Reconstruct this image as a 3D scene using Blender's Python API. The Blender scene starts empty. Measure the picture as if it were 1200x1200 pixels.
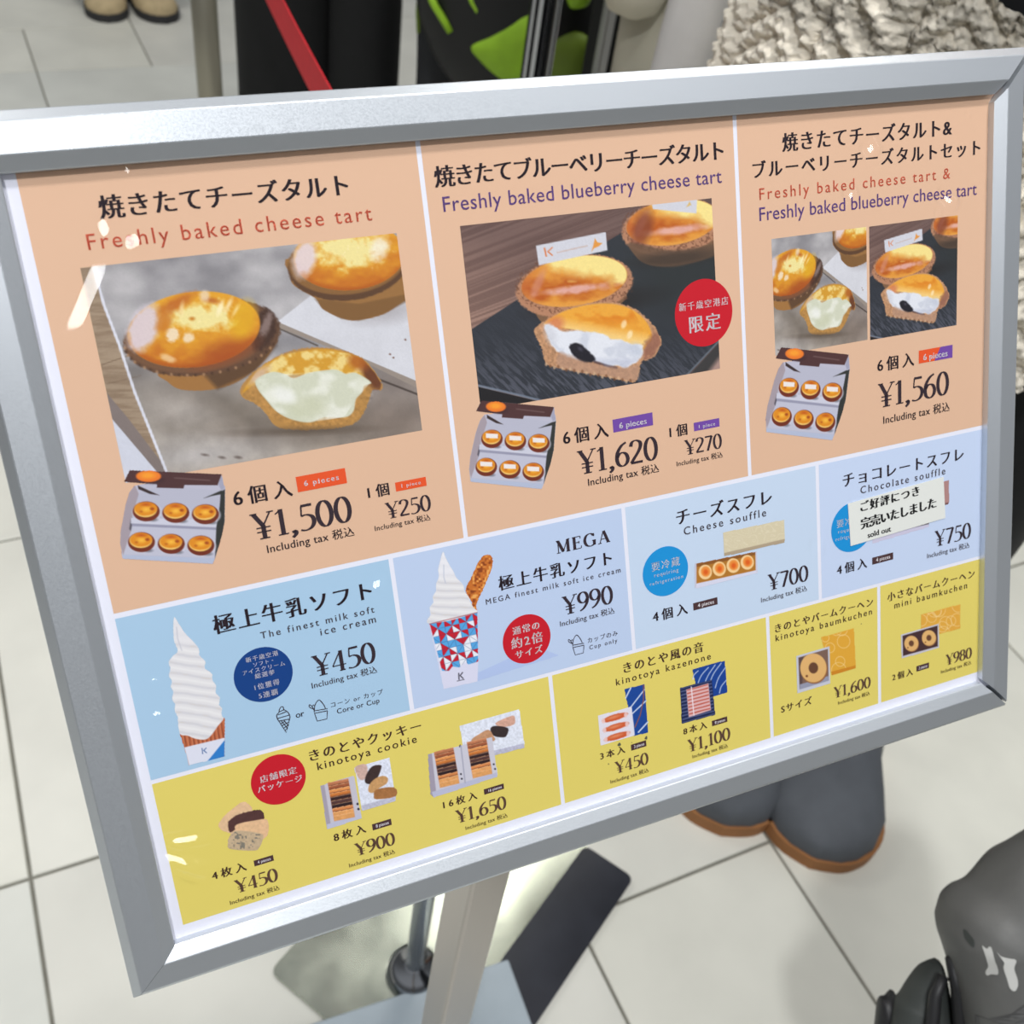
import bpy, bmesh, math, random
import numpy as np
from mathutils import Matrix, Vector
random.seed(7); rng = np.random.RandomState(3)
SC = bpy.context.scene
COL = SC.collection

# ------------------------------------------------------------------ camera
CAM_H = 1.31
FPX = 1225.38                      # focal length in pixels of a 1200 px frame
M = np.array([[0.900802, -0.208421, 0.380941],
              [-0.414972, -0.671548, 0.613858],
              [0.127879, -0.711045, -0.691421]])      # photo axes (right, down, forward) in world
cam_d = bpy.data.cameras.new('camera'); cam = bpy.data.objects.new('camera', cam_d); COL.objects.link(cam)
cam.matrix_world = Matrix(((M[0,0], -M[0,1], -M[0,2], 0), (M[1,0], -M[1,1], -M[1,2], 0),
                           (M[2,0], -M[2,1], -M[2,2], CAM_H), (0, 0, 0, 1)))
cam_d.sensor_width = 36; cam_d.lens = 36*FPX/1200; cam_d.clip_start = .02
cam_d.dof.use_dof = True; cam_d.dof.focus_distance = .43; cam_d.dof.aperture_fstop = 17
SC.camera = cam

# ------------------------------------------------------------------ light
SC.view_settings.view_transform = 'Standard'; SC.view_settings.look = 'None'
SC.view_settings.gamma = 1; SC.view_settings.exposure = -0.64
SC.cycles.use_denoising = True
SC.cycles.max_bounces = 6
world = bpy.data.worlds.new('world'); SC.world = world; world.use_nodes = True
nt = world.node_tree; nt.nodes.clear()
wo = nt.nodes.new('ShaderNodeOutputWorld'); wb = nt.nodes.new('ShaderNodeBackground')
tc = nt.nodes.new('ShaderNodeTexCoord'); sx = nt.nodes.new('ShaderNodeSeparateXYZ')
mr = nt.nodes.new('ShaderNodeMapRange'); cr = nt.nodes.new('ShaderNodeValToRGB')
mr.inputs['From Min'].default_value = -1; mr.inputs['From Max'].default_value = 1
nt.links.new(tc.outputs['Generated'], sx.inputs[0]); nt.links.new(sx.outputs['Z'], mr.inputs['Value'])
nt.links.new(mr.outputs[0], cr.inputs[0]); nt.links.new(cr.outputs[0], wb.inputs[0]); nt.links.new(wb.outputs[0], wo.inputs[0])
e = cr.color_ramp.elements
e[0].position = 0.0; e[0].color = (.16, .16, .155, 1)
e[1].position = 1.0; e[1].color = (.90, .93, .96, 1)
for p_, c_ in ((.5, (.20, .205, .21, 1)), (.62, (.30, .31, .32, 1)), (.76, (.80, .83, .87, 1))):
    q_ = e.new(p_); q_.color = c_
wb.inputs[1].default_value = .60

def area(name, loc, target, size, power, color=(1, 1, 1), shape='DISK', size_y=None):
    l = bpy.data.lights.new(name, 'AREA'); l.shape = shape; l.size = size
    if size_y: l.size_y = size_y
    l.energy = power; l.color = color
    o = bpy.data.objects.new(name, l); COL.objects.link(o); o.location = loc
    o.rotation_euler = (Vector(target)-Vector(loc)).to_track_quat('-Z', 'Y').to_euler()
    return o
LAMP = (-.45, -1.75, 2.65)
area('overhead_area_light', (.60, .10, 3.0), (.6, .1, 0), .24, 38, (1, .985, .965), 'SQUARE')
area('overhead_area_light', (-.56, -.74, 3.0), (.4, .2, .6), .15, 44, (.97, .985, 1), 'SQUARE')
area('overhead_area_light', (1.25, -.7, 3.0), (.3, .2, .9), 1.2, 7, (.96, .98, 1), 'SQUARE')  # added soft fill for the sheet and a sheen on the rails
area('overhead_area_light', (1.55, 1.70, 3.0), (1.55, 1.7, 0), .9, 34, (1, .99, .93), 'SQUARE')
area('overhead_area_light', (-.6, 2.8, 3.0), (-.6, 2.8, 0), .9, 34, (1, .97, .92), 'SQUARE')
area('ceiling_downlight', LAMP, (0, .3, 1), .26, 6, (1, 1, 1))

# ------------------------------------------------------------------ measuring helpers
def rayv(x, y): return M @ np.array([(x-600)/FPX, (y-600)/FPX, 1.0])
def floor_at(x, y, z=0.0):
    d = rayv(x, y); return Vector(np.array([0, 0, CAM_H]) + d*((z-CAM_H)/d[2]))
def at(x, y, depth): return Vector(np.array([0, 0, CAM_H]) + rayv(x, y)*depth)
# sign plane: x to the right along the sheet, y up along the sheet, z towards the reader
SX = np.array([0.998594, -0.046362, 0.025695]); SY = -np.array([-0.002034, -0.517914, -0.85543])
SZ = np.array([-0.052968, -0.854175, 0.51728]); SO = np.array([0.002186, 0.333868, 1.140826])
SIGN = Matrix(((SX[0], SY[0], SZ[0], SO[0]), (SX[1], SY[1], SZ[1], SO[1]), (SX[2], SY[2], SZ[2], SO[2]), (0, 0, 0, 1)))
SW, SH = .400, .282
ZP = -.0033                        # depth of the printed sheet behind the rail lip
def S(x, y, z=ZP):
    d = rayv(x, y); o = np.array([0, 0, CAM_H]) - SO
    t = (z - o @ SZ)/(d @ SZ); q = o + d*t
    return (q @ SX, q @ SY)
def S_to_px(X, Y, z=ZP):
    P = SO[:, None] + SX[:, None]*X.ravel() + SY[:, None]*Y.ravel() + (SZ*z)[:, None]
    q = M.T @ (P - np.array([0, 0, CAM_H])[:, None])
    return (q[0]/q[2]*FPX+600).reshape(X.shape), (q[1]/q[2]*FPX+600).reshape(X.shape)

# ------------------------------------------------------------------ materials
def lin(c):
    c = np.asarray(c, float)/255.0
    return np.where(c <= .04045, c/12.92, ((c+.055)/1.055)**2.4)
MATS = {}
def mat(name, rgb, rough=.6, metal=0.0, noise=0.0, nscale=40.0, bump=0.0, bscale=200.0, spec=.5, sheen=0.0, coat=0.0):
    if name in MATS: return MATS[name]
    m = bpy.data.materials.new(name); m.use_nodes = True; n = m.node_tree; b = n.nodes['Principled BSDF']
    c = tuple(lin(rgb)) + (1,)
    b.inputs['Base Color'].default_value = c; b.inputs['Roughness'].default_value = rough
    b.inputs['Metallic'].default_value = metal; b.inputs['Specular IOR Level'].default_value = spec
    if sheen: b.inputs['Sheen Weight'].default_value = sheen
    if coat: b.inputs['Coat Weight'].default_value = coat
    t = n.nodes.new('ShaderNodeTexCoord')
    if noise:
        nz = n.nodes.new('ShaderNodeTexNoise'); nz.inputs['Scale'].default_value = nscale; nz.inputs['Detail'].default_value = 4
        mx = n.nodes.new('ShaderNodeMix'); mx.data_type = 'RGBA'; mx.blend_type = 'MULTIPLY'
        rp = n.nodes.new('ShaderNodeMapRange'); rp.inputs['From Min'].default_value = .3; rp.inputs['From Max'].default_value = .7
        rp.inputs['To Min'].default_value = 1-noise; rp.inputs['To Max'].default_value = 1+noise*.5
        n.links.new(t.outputs['Object'], nz.inputs['Vector']); n.links.new(nz.outputs[0], rp.inputs['Value'])
        mx.inputs[0].default_value = 1; mx.inputs[6].default_value = c; n.links.new(rp.outputs[0], mx.inputs[7])
        n.links.new(mx.outputs[2], b.inputs['Base Color'])
    if bump:
        nz = n.nodes.new('ShaderNodeTexNoise'); nz.inputs['Scale'].default_value = bscale; nz.inputs['Detail'].default_value = 3
        bp = n.nodes.new('ShaderNodeBump'); bp.inputs['Strength'].default_value = bump; bp.inputs['Distance'].default_value = .002
        n.links.new(t.outputs['Object'], nz.inputs['Vector']); n.links.new(nz.outputs[0], bp.inputs['Height'])
        n.links.new(bp.outputs[0], b.inputs['Normal'])
    MATS[name] = m; return m
def ink(name, rgb): return mat('ink_'+name, rgb, rough=.7, spec=.2)
def attr_mat(name, rough=.7, spec=.2):
    if name in MATS: return MATS[name]
    m = bpy.data.materials.new(name); m.use_nodes = True; n = m.node_tree; b = n.nodes['Principled BSDF']
    a = n.nodes.new('ShaderNodeAttribute'); a.attribute_name = 'print'
    n.links.new(a.outputs['Color'], b.inputs['Base Color']); b.inputs['Roughness'].default_value = rough
    b.inputs['Specular IOR Level'].default_value = spec
    MATS[name] = m; return m

# ------------------------------------------------------------------ object helpers
def link(o, parent=None):
    COL.objects.link(o)
    if parent is not None: o.parent = parent
    return o
def tag(o, label=None, cat=None, group=None, kind=None):
    for k, v in (('label', label), ('category', cat), ('group', group), ('kind', kind)):
        if v: o[k] = v
    return o
def empty(name, loc, label, cat, group=None, rz=0):
    o = bpy.data.objects.new(name, None); o.empty_display_size = .05; o.location = loc; o.rotation_euler = (0, 0, rz)
    COL.objects.link(o); return tag(o, label, cat, group)
def pymesh(name, verts, faces, m, parent=None, smooth=False):
    me = bpy.data.meshes.new(name); me.from_pydata([tuple(v) for v in verts], [], faces); me.update()
    if smooth: me.shade_smooth()
    if m: me.materials.append(m)
    return link(bpy.data.objects.new(name, me), parent)
def bmobj(name, bm, m, parent=None, smooth=False):
    bmesh.ops.recalc_face_normals(bm, faces=bm.faces)
    me = bpy.data.meshes.new(name); bm.to_mesh(me); bm.free()
    if smooth: me.shade_smooth()
    if m: me.materials.append(m)
    return link(bpy.data.objects.new(name, me), parent)
def add_box(bm, c, s, rz=0, bev=0):
    r = bmesh.ops.create_cube(bm, size=1); vs = r['verts']
    bmesh.ops.scale(bm, vec=s, verts=vs)
    if bev:
        es = list({e_ for v in vs for e_ in v.link_edges})
        rr = bmesh.ops.bevel(bm, geom=es, offset=bev, segments=2, affect='EDGES', profile=.5)
        vs = list(set(rr['verts']) | set(v for v in vs if v.is_valid))
    bmesh.ops.rotate(bm, cent=(0, 0, 0), matrix=Matrix.Rotation(rz, 3, 'Z'), verts=vs)
    bmesh.ops.translate(bm, vec=c, verts=vs); return vs
def add_tube(bm, pts, radii, seg=20, sx_=1.0, sy_=1.0, cap=True):
    """lofted round tube along points"""
    rings = []; pts = [Vector(p) for p in pts]
    if not hasattr(radii, '__len__'): radii = [radii]*len(pts)
    for i, p in enumerate(pts):
        d = (pts[min(i+1, len(pts)-1)] - pts[max(i-1, 0)]).normalized()
        a = Vector((1, 0, 0)) if abs(d.x) < .9 else Vector((0, 1, 0))
        u = (a - d*a.dot(d)).normalized(); v = d.cross(u)
        rings.append([bm.verts.new(p + (u*math.cos(t)*sx_ + v*math.sin(t)*sy_)*radii[i]) for t in np.linspace(0, 2*math.pi, seg, endpoint=False)])
    for a, b in zip(rings, rings[1:]):
        for k in range(seg): bm.faces.new((a[k], a[(k+1) % seg], b[(k+1) % seg], b[k]))
    if cap: bm.faces.new(rings[0][::-1]); bm.faces.new(rings[-1])
    return rings
def lathe(bm, prof, c=(0, 0), seg=32):
    rings = [[bm.verts.new((c[0]+r*math.cos(t), c[1]+r*math.sin(t), z)) for t in np.linspace(0, 2*math.pi, seg, endpoint=False)] for r, z in prof]
    for a, b in zip(rings, rings[1:]):
        for k in range(seg): bm.faces.new((a[k], a[(k+1) % seg], b[(k+1) % seg], b[k]))
    bm.faces.new(rings[0][::-1]); bm.faces.new(rings[-1])

# ------------------------------------------------------------------ floor
GX0, MX, GY0, MY = -.140, .3125, .445, .3020
ct = mat('grout', (128, 126, 116), rough=.9, noise=.2, nscale=30)
floor_o = pymesh('floor', [(-9, -9, -.003), (15, -9, -.003), (15, 18, -.003), (-9, 18, -.003)], [(0, 1, 2, 3)], ct)
tag(floor_o, kind='structure')
def tile_mat(name, rgb):
    m = mat(name, rgb, rough=.32, noise=.10, nscale=5, bump=.05, bscale=90, spec=.45)
    return m
TM = [tile_mat('tile_a', (226, 225, 214)), tile_mat('tile_b', (222, 221, 212)), tile_mat('tile_c', (229, 228, 218)), tile_mat('tile_d', (223, 224, 216))]
tile_cache = {}
def tile(i, j, w, h):
    k = (w, h, random.randrange(4)); X = w*MX-.0045; Y = h*MY-.0045
    if k not in tile_cache:
        me = bpy.data.meshes.new('tile'); c = .0015
        v = [(x*(X/2-q), y*(Y/2-q), z) for q, z in ((0, -.004), (0, -.0013), (c, 0)) for x, y in ((-1, -1), (1, -1), (1, 1), (-1, 1))]
        fs = [(a*4+k2, a*4+(k2+1) % 4, a*4+4+(k2+1) % 4, a*4+4+k2) for a in (0, 1) for k2 in range(4)] + [(8, 9, 10, 11)]
        me.from_pydata(v, [], fs); me.materials.append(TM[k[2]]); tile_cache[k] = me
    o = bpy.data.objects.new('tile', tile_cache[k]); link(o, floor_o)
    o.location = (GX0+(i+w/2)*MX, GY0+(j+h/2)*MY, 0)
NI, NJ0, NJ1 = (-6, 20), -5, 22
used = set()
def put(i, j, w, h):
    cells = [(a, b) for a in range(i, i+w) for b in range(j, j+h)]
    if any(c in used for c in cells): return False
    used.update(cells); tile(i, j, w, h); return True
for a in ((0, 1, 2, 2), (0, -1, 2, 2), (-2, -1, 2, 2), (-2, 1, 2, 2), (3, -1, 2, 2), (2, -2, 1, 2), (2, 0, 1, 2), (1, 9, 1, 1), (2, 9, 2, 1), (-1, 9, 2, 1), (-3, 9, 2, 1),
          (1, 7, 2, 2), (-1, 7, 2, 2), (0, 10, 2, 2), (2, 10, 2, 2), (-2, 10, 2, 2), (3, 1, 2, 2), (3, -3, 2, 2), (5, -1, 2, 2), (5, -3, 2, 2), (5, 1, 2, 2)): put(*a)
for j in range(NJ0, NJ1):
    for i in range(*NI):
        if (i, j) in used: continue
        for w, h in random.sample([(2, 2), (2, 1), (2, 2), (1, 2)], 4) + [(1, 1)]:
            if put(i, j, w, h): break

# ------------------------------------------------------------------ the menu stand
POLE = (.190, .268)
stand = empty('menu_stand', (POLE[0], POLE[1], 0), 'silver framed menu board of tarts and ice cream on a square steel pole', 'sign')
TOL = Matrix.Translation(Vector((-POLE[0], -POLE[1], 0)))
def on_sign(o): o.matrix_local = TOL @ SIGN; return o

def alu_mat():
    m = bpy.data.materials.new('anodised_aluminium'); m.use_nodes = True; n = m.node_tree; b = n.nodes['Principled BSDF']
    t = n.nodes.new('ShaderNodeTexCoord'); nz = n.nodes.new('ShaderNodeTexNoise'); nz.inputs['Scale'].default_value = 1400; nz.inputs['Detail'].default_value = 2
    r = n.nodes.new('ShaderNodeMapRange'); r.inputs['From Min'].default_value = .3; r.inputs['From Max'].default_value = .7
    r.inputs['To Min'].default_value = .33; r.inputs['To Max'].default_value = .43
    bp = n.nodes.new('ShaderNodeBump'); bp.inputs['Strength'].default_value = .04; bp.inputs['Distance'].default_value = .0003
    b.inputs['Base Color'].default_value = tuple(lin((206, 211, 217))) + (1,)
    b.inputs['Metallic'].default_value = .72
    n.links.new(t.outputs['Object'], nz.inputs['Vector']); n.links.new(nz.outputs[0], r.inputs['Value'])
    n.links.new(r.outputs[0], b.inputs['Roughness']); n.links.new(nz.outputs[0], bp.inputs['Height']); n.links.new(bp.outputs[0], b.inputs['Normal'])
    return m
ALU = alu_mat()
PROF = [(0, -.0024), (0, 0), (.0004, .0003), (.0050, .0026), (.0054, .0027), (.0147, .0019), (.0152, .0016), (.0183, -.0020), (.0186, -.0026), (.0186, -.0110), (0, -.0110)]
def rail(side, g0, g1, name='frame_rail'):
    """mitred length of snap-frame profile; g0/g1 = gap left at the two ends"""
    V = []; n = len(PROF)
    for end in (0, 1):
        for d, z in PROF:
            if side in 'tb':
                x = (-d + g0) if end == 0 else (SW + d - g1)
                y = d if side == 't' else -SH - d
            else:
                y = (d - g0) if end == 0 else (-SH - d + g1)
                x = -d if side == 'l' else SW + d
            V.append((x, y, z))
    F = [(i, (i+1) % n, n+(i+1) % n, n+i) for i in range(n)] + [tuple(range(n)), tuple(range(2*n-1, n-1, -1))]
    bm = bmesh.new(); vs = [bm.verts.new(v) for v in V]
    for f_ in F: bm.faces.new([vs[k] for k in f_])
    o = bmobj(name, bm, ALU, stand); return on_sign(o)
rail('t', 0, 0); rail('l', .0003, .0001); rail('b', .0001, .0008); rail('r', .0032, .0018)
bm = bmesh.new(); add_box(bm, (SW/2, -SH/2, -.0085), (SW+.030, SH+.030, .004))
on_sign(bmobj('backing_board', bm, mat('backing_black', (38, 38, 40), rough=.6), stand))
for (x, y) in ((SW+.0006, .001), (SW+.0008, -SH-.001), (.0, .0), (0, -SH)):
    bm = bmesh.new()
    add_box(bm, (x + (.008 if x > .1 else -.008), y + (.008 if y > -.1 else -.008), -.0078), (.020, .020, .0045))
    on_sign(bmobj('corner_bracket', bm, mat('backing_black', (30, 30, 32)), stand))

ps = mat('paper_white', (231, 232, 244), rough=.7, spec=.2)
poster = pymesh('poster', [(-.006, .006, 0), (SW+.006, .006, 0), (SW+.006, -SH-.006, 0), (-.006, -SH-.006, 0)], [(3, 2, 1, 0)], ps, stand)
for v in poster.data.vertices: v.co.z = ZP
on_sign(poster); tag(poster, 'printed price list of orange, pale blue and yellow panels')

def pt(o, label=None): return tag(o, label)
Z1, Z2, Z3, Z4 = ZP+.00004, ZP+.00008, ZP+.00012, ZP+.00017
def flat(name, pts, m, z, par=None):
    """flat print on the sheet; pts in sheet metres"""
    return pymesh(name, [(x, y, z) for x, y in pts], [tuple(range(len(pts)))[::-1]], m, par or poster)
def SQ(*px): return [S(*p) for p in px]
def Sx(*p): return S(*p)[0]
def Sy(*p): return S(*p)[1]

# panel grid in sheet metres, read once from the photograph
xs0, xs1 = Sx(120, 660), SW+.0055
top = .0055
yO = Sy(135, 717); yO = (yO + Sy(1151, 499.7))/2
yB0 = (Sy(136, 724)+Sy(1150.4, 504))/2; yB1 = (Sy(177.7, 911.7)+Sy(1147.5, 653.5))/2
yY0 = (Sy(179, 916.7)+Sy(1147, 657))/2; yY1 = (Sy(214.5, 1082.5)+Sy(1144.2, 788.7))/2
d1 = (Sx(490.5, 170)+Sx(545, 627.6))/2; d2 = (Sx(862, 135.4)+Sx(877.4, 557))/2; dg = .0009
OR = ink('orange_panel', (222, 182, 152)); YE = ink('yellow_panel', (226, 208, 106))
def rect(x0, x1, y0, y1, m, z=Z1, name='colour_panel'):
    return flat(name, [(x0, y0), (x0, y1), (x1, y1), (x1, y0)][::-1], m, z)
for a, b in ((xs0, d1-dg), (d1+dg, d2-dg), (d2+dg, xs1)): rect(a, b, top, yO, OR)
dA = (Sx(457.8, 652.4)+Sx(482, 827.5))/2; dB = (Sx(730, 594.6)+Sx(743, 757))/2; dC = (Sx(957.2, 544.7)+Sx(961.6, 700.5))/2
blues = [(168, 200, 226), (188, 205, 233), (197, 214, 235), (197, 212, 238)]
for k, (a, b) in enumerate(((xs0, dA-dg), (dA+dg, dB-dg), (dB+dg, dC-dg), (dC+dg, xs1))): rect(a, b, yB0, yB1, ink('blue_panel_%d' % k, blues[k]))
e1 = (Sx(644, 789.5)+Sx(660, 940.5))/2; e2 = (Sx(898.5, 722.3)+Sx(905.6, 863.1))/2; e3 = (Sx(1029.5, 687.2)+Sx(1031, 823.4))/2
for a, b in ((xs0, e1-dg), (e1+dg, e2-dg), (e2+dg, e3-dg), (e3+dg, xs1)): rect(a, b, yY0, yY1, YE)

# ------------------------------------------------------------------ lettering
BLK, BRN = ink('black', (52, 40, 48)), ink('brown', (92, 66, 52))
RED, PUR = ink('orange_red', (232, 112, 84)), ink('purple', (124, 92, 164)); WHT = ink('white', (236, 232, 236))
GRY = ink('dark_grey', (92, 84, 92)); BLD = ink('label_black', (30, 30, 32))
DG = bpy.context.evaluated_depsgraph_get
def text_np(txt, space=1.0, offset=0.0, res=3):
    cu = bpy.data.curves.new('lettering', 'FONT'); cu.body = txt; cu.size = 1; cu.space_character = space
    cu.offset = offset; cu.resolution_u = res; cu.fill_mode = 'FRONT'
    o = bpy.data.objects.new('lettering', cu); COL.objects.link(o)
    me = bpy.data.meshes.new_from_object(o.evaluated_get(DG()))
    n = len(me.vertices); v = np.zeros(n*3); me.vertices.foreach_get('co', v); v = v.reshape(-1, 3)[:, :2]
    fs = [tuple(p.vertices) for p in me.polygons]
    bpy.data.objects.remove(o); bpy.data.curves.remove(cu); bpy.data.meshes.remove(me)
    return v, fs
def is_cjk(t): return any(ord(c) > 0x2000 for c in t)
def T(txt, P0, P1, m, heavy=0.012, thin=0.0, par=None, z=None, fit=True, rot=0.0, name='lettering', full=None):
    """print txt in the box whose lower left is P0 and upper right P1 (photo pixels, taken to the sheet).
    heavy widens only the upright strokes, thin slims all of them: the look of a book face"""
    a, b = S(*P0), S(*P1); w, h = b[0]-a[0], b[1]-a[1]
    if rot: w, h = w*math.cos(rot)+h*math.sin(rot), -w*math.sin(rot)+h*math.cos(rot)
    cjk = is_cjk(txt) if full is None else full
    cap_ = 1.06 if txt.startswith('Incl') else ((1.5 if txt[-1] in '入個' else 1.24) if cjk else 1.36)
    v, _ = text_np(txt); y0 = v[:, 1].min() if cjk else 0.0; H1 = v[:, 1].max()-y0; W1 = np.ptp(v[:, 0]); kk = 0; sp = 1.0
    if len(txt) > 1:
        v2, _ = text_np(txt, 1.3); kk = (np.ptp(v2[:, 0])-W1)/.3; sp = 1+(w/h*H1-W1)/max(kk, 1e-6)
    dy = 0
    if sp > cap_:                       # letters grow to their natural height about the middle of the line
        sp = cap_; hn = w/(W1+(sp-1)*kk)*H1; dy = -(hn-h)/2; h = hn
    sp = max(.86, min(sp, 2))
    v, fs = text_np(txt, sp, -thin)
    x0 = v[:, 0].min(); w0 = v[:, 0].max()-x0; y0 = v[:, 1].min() if cjk else 0.0
    s = h/(v[:, 1].max()-y0); sxx = w/w0
    v = np.stack([(v[:, 0]-x0)*sxx, (v[:, 1]-y0)*s+dy], 1)
    if rot: c_, s_ = math.cos(rot), math.sin(rot); v = v @ np.array([[c_, s_], [-s_, c_]])
    V, F = [], []
    offs = [0.0] if not heavy else list(np.linspace(-heavy, heavy, 4))
    for o_ in offs:
        k = len(V); V += [(a[0]+x+o_*s, a[1]+y, z or Z4) for x, y in v]; F += [tuple(i+k for i in f) for f in fs]
    return pymesh(name, V, F, m, par or poster)

def crom(pts, n=8, closed=False):
    P = np.array(pts, float); N = len(P); out = []
    rg = range(N if closed else N-1)
    for i in rg:
        p0, p1, p2, p3 = [P[k % N] if closed else P[min(max(k, 0), N-1)] for k in (i-1, i, i+1, i+2)]
        for t in np.linspace(0, 1, n, endpoint=False):
            out.append(.5*((2*p1)+(-p0+p2)*t+(2*p0-5*p1+4*p2-p3)*t*t+(-p0+3*p1-3*p2+p3)*t**3))
    if not closed: out.append(P[-1])
    return np.array(out)
def ribbon(P, wfun, V, F, closed=False):
    P = np.array(P, float); N = len(P)
    if closed: D = np.roll(P, -1, 0)-np.roll(P, 1, 0)
    else: D = np.gradient(P, axis=0)
    L = np.linalg.norm(D, axis=1)+1e-9; D = D/L[:, None]; Nn = np.stack([-D[:, 1], D[:, 0]], 1)
    w = np.array([wfun(d) for d in D])/2; A = P+Nn*w[:, None]; B = P-Nn*w[:, None]; k = len(V)
    for a_, b_ in zip(A, B): V.append(tuple(a_)); V.append(tuple(b_))
    for i in range(N if closed else N-1):
        j = (i+1) % N; F.append((k+2*i, k+2*i+1, k+2*j+1, k+2*j))
def ell(cx, cy, rx, ry, n=28): return [(cx+rx*math.cos(t), cy+ry*math.sin(t)) for t in np.linspace(0, 2*math.pi, n, endpoint=False)]
# book-face numerals: (kind, points): c curve, l line, o closed loop
SIX = [('c', [(.44, .99), (.27, .88), (.12, .64), (.07, .36), (.12, .1), (.27, .0), (.42, .1), (.47, .3), (.41, .5), (.28, .58), (.16, .52), (.09, .40)])]
GL = {
 '0': (.55, [('o', ell(.275, .5, .205, .49))]),
 '1': (.42, [('l', [(.22, .02), (.22, .99)]), ('t', [(.06, .83), (.22, .97)]), ('t', [(.07, .02), (.37, .02)])]),
 '2': (.53, [('c', [(.07, .76), (.12, .93), (.26, .99), (.41, .90), (.43, .72), (.33, .48), (.17, .24), (.05, .05)]), ('b', [(.04, .045), (.48, .045)])]),
 '3': (.52, [('c', [(.08, .85), (.22, .98), (.38, .9), (.38, .7), (.27, .56), (.17, .53)]), ('c', [(.17, .53), (.36, .5), (.45, .3), (.38, .08), (.2, .0), (.04, .06)])]),
 '4': (.55, [('l', [(.37, .0), (.37, .97)]), ('t', [(.37, .97), (.04, .29)]), ('t', [(.03, .28), (.52, .28)]), ('t', [(.27, .02), (.48, .02)])]),
 '5': (.52, [('b', [(.13, .95), (.45, .95)]), ('t', [(.14, .95), (.11, .56)]), ('c', [(.11, .56), (.26, .59), (.42, .49), (.46, .28), (.37, .08), (.2, .0), (.04, .04)])]),
 '6': (.54, SIX), '9': (.54, [('c', [(.54-x, 1-y) for x, y in SIX[0][1]])]),
 '7': (.52, [('b', [(.05, .95), (.48, .95)]), ('l', [(.46, .95), (.19, .0)])]),
 '8': (.54, [('o', ell(.27, .76, .165, .23)), ('o', ell(.27, .27, .205, .26))]),
 ',': (.27, [('c', [(.1, .07), (.16, .03), (.14, -.08), (.05, -.17)]), ('l', [(.10, .09), (.13, .0)])]),
 '¥': (.66, [('l', [(.10, .98), (.33, .50)]), ('t', [(.58, .98), (.34, .50)]), ('l', [(.335, .52), (.335, .02)]), ('t', [(.13, .43), (.54, .43)]), ('t', [(.13, .27), (.54, .27)]),
             ('t', [(.0, .98), (.20, .98)]), ('t', [(.48, .98), (.68, .98)]), ('t', [(.19, .02), (.48, .02)])]),
 'M': (.95, [('t', [(.14, .0), (.14, .98)]), ('l', [(.14, .98), (.45, .06)]), ('t', [(.45, .04), (.76, .98)]), ('l', [(.78, .98), (.78, .0)]), ('t', [(.02, .02), (.27, .02)]), ('t', [(.64, .02), (.92, .02)]), ('t', [(.02, .98), (.17, .98)]), ('t', [(.75, .98), (.92, .98)])]),
 'E': (.72, [('l', [(.18, .0), (.18, .98)]), ('t', [(.05, .98), (.58, .98)]), ('t', [(.18, .52), (.48, .52)]), ('t', [(.05, .02), (.60, .02)]), ('t', [(.58, .98), (.58, .8)]), ('t', [(.61, .02), (.63, .22)]), ('t', [(.48, .62), (.48, .42)])]),
 'G': (.86, [('c', [(.68, .80), (.56, .95), (.38, .99), (.17, .85), (.07, .5), (.17, .14), (.40, .0), (.58, .04), (.70, .12)]), ('l', [(.70, .05), (.70, .42)]), ('t', [(.56, .42), (.82, .42)]), ('t', [(.69, .98), (.69, .74)])]),
 'A': (.82, [('t', [(.12, .0), (.40, .98)]), ('l', [(.42, .98), (.70, .0)]), ('t', [(.22, .34), (.60, .34)]), ('t', [(.0, .02), (.24, .02)]), ('t', [(.56, .02), (.83, .02)])]),
 'S': (.56, [('c', [(.44, .85), (.36, .97), (.22, .99), (.09, .87), (.1, .68), (.26, .54), (.43, .38), (.46, .18), (.34, .02), (.18, .0), (.06, .12)]), ('t', [(.45, .99), (.45, .76)]), ('t', [(.05, .24), (.05, .0)])]),
}
def N(txt, P0, P1, m, thick=.135, thinw=.05, track=0.0):
    a, b = S(*P0), S(*P1); w, h = b[0]-a[0], b[1]-a[1]; V, F = [], []; x = 0; r = h
    for ch in txt:
        adv, st = GL[ch]
        for kind, P in st:
            wf = {'l': lambda d: thick, 't': lambda d: thinw, 'b': lambda d: thinw*2.0}.get(kind, lambda d: thinw+(thick-thinw)*abs(d[1])**1.4)
            pts = crom(P, 5) if kind == 'c' else (P if kind == 'o' else [P[0], P[1]])
            ribbon([(x+px_, py_) for px_, py_ in pts], wf, V, F, kind == 'o')
        x += adv+track
    X = np.array(V); x0, x1 = X[:, 0].min(), X[:, 0].max(); k = w/(x1-x0)
    hn = k/1.27; mid = a[1]+h/2; a = (a[0], mid-hn/2); h = hn
    return pymesh('price', [(a[0]+(p[0]-x0)*k, a[1]+p[1]*h, Z4) for p in V], F, m, poster)

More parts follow.
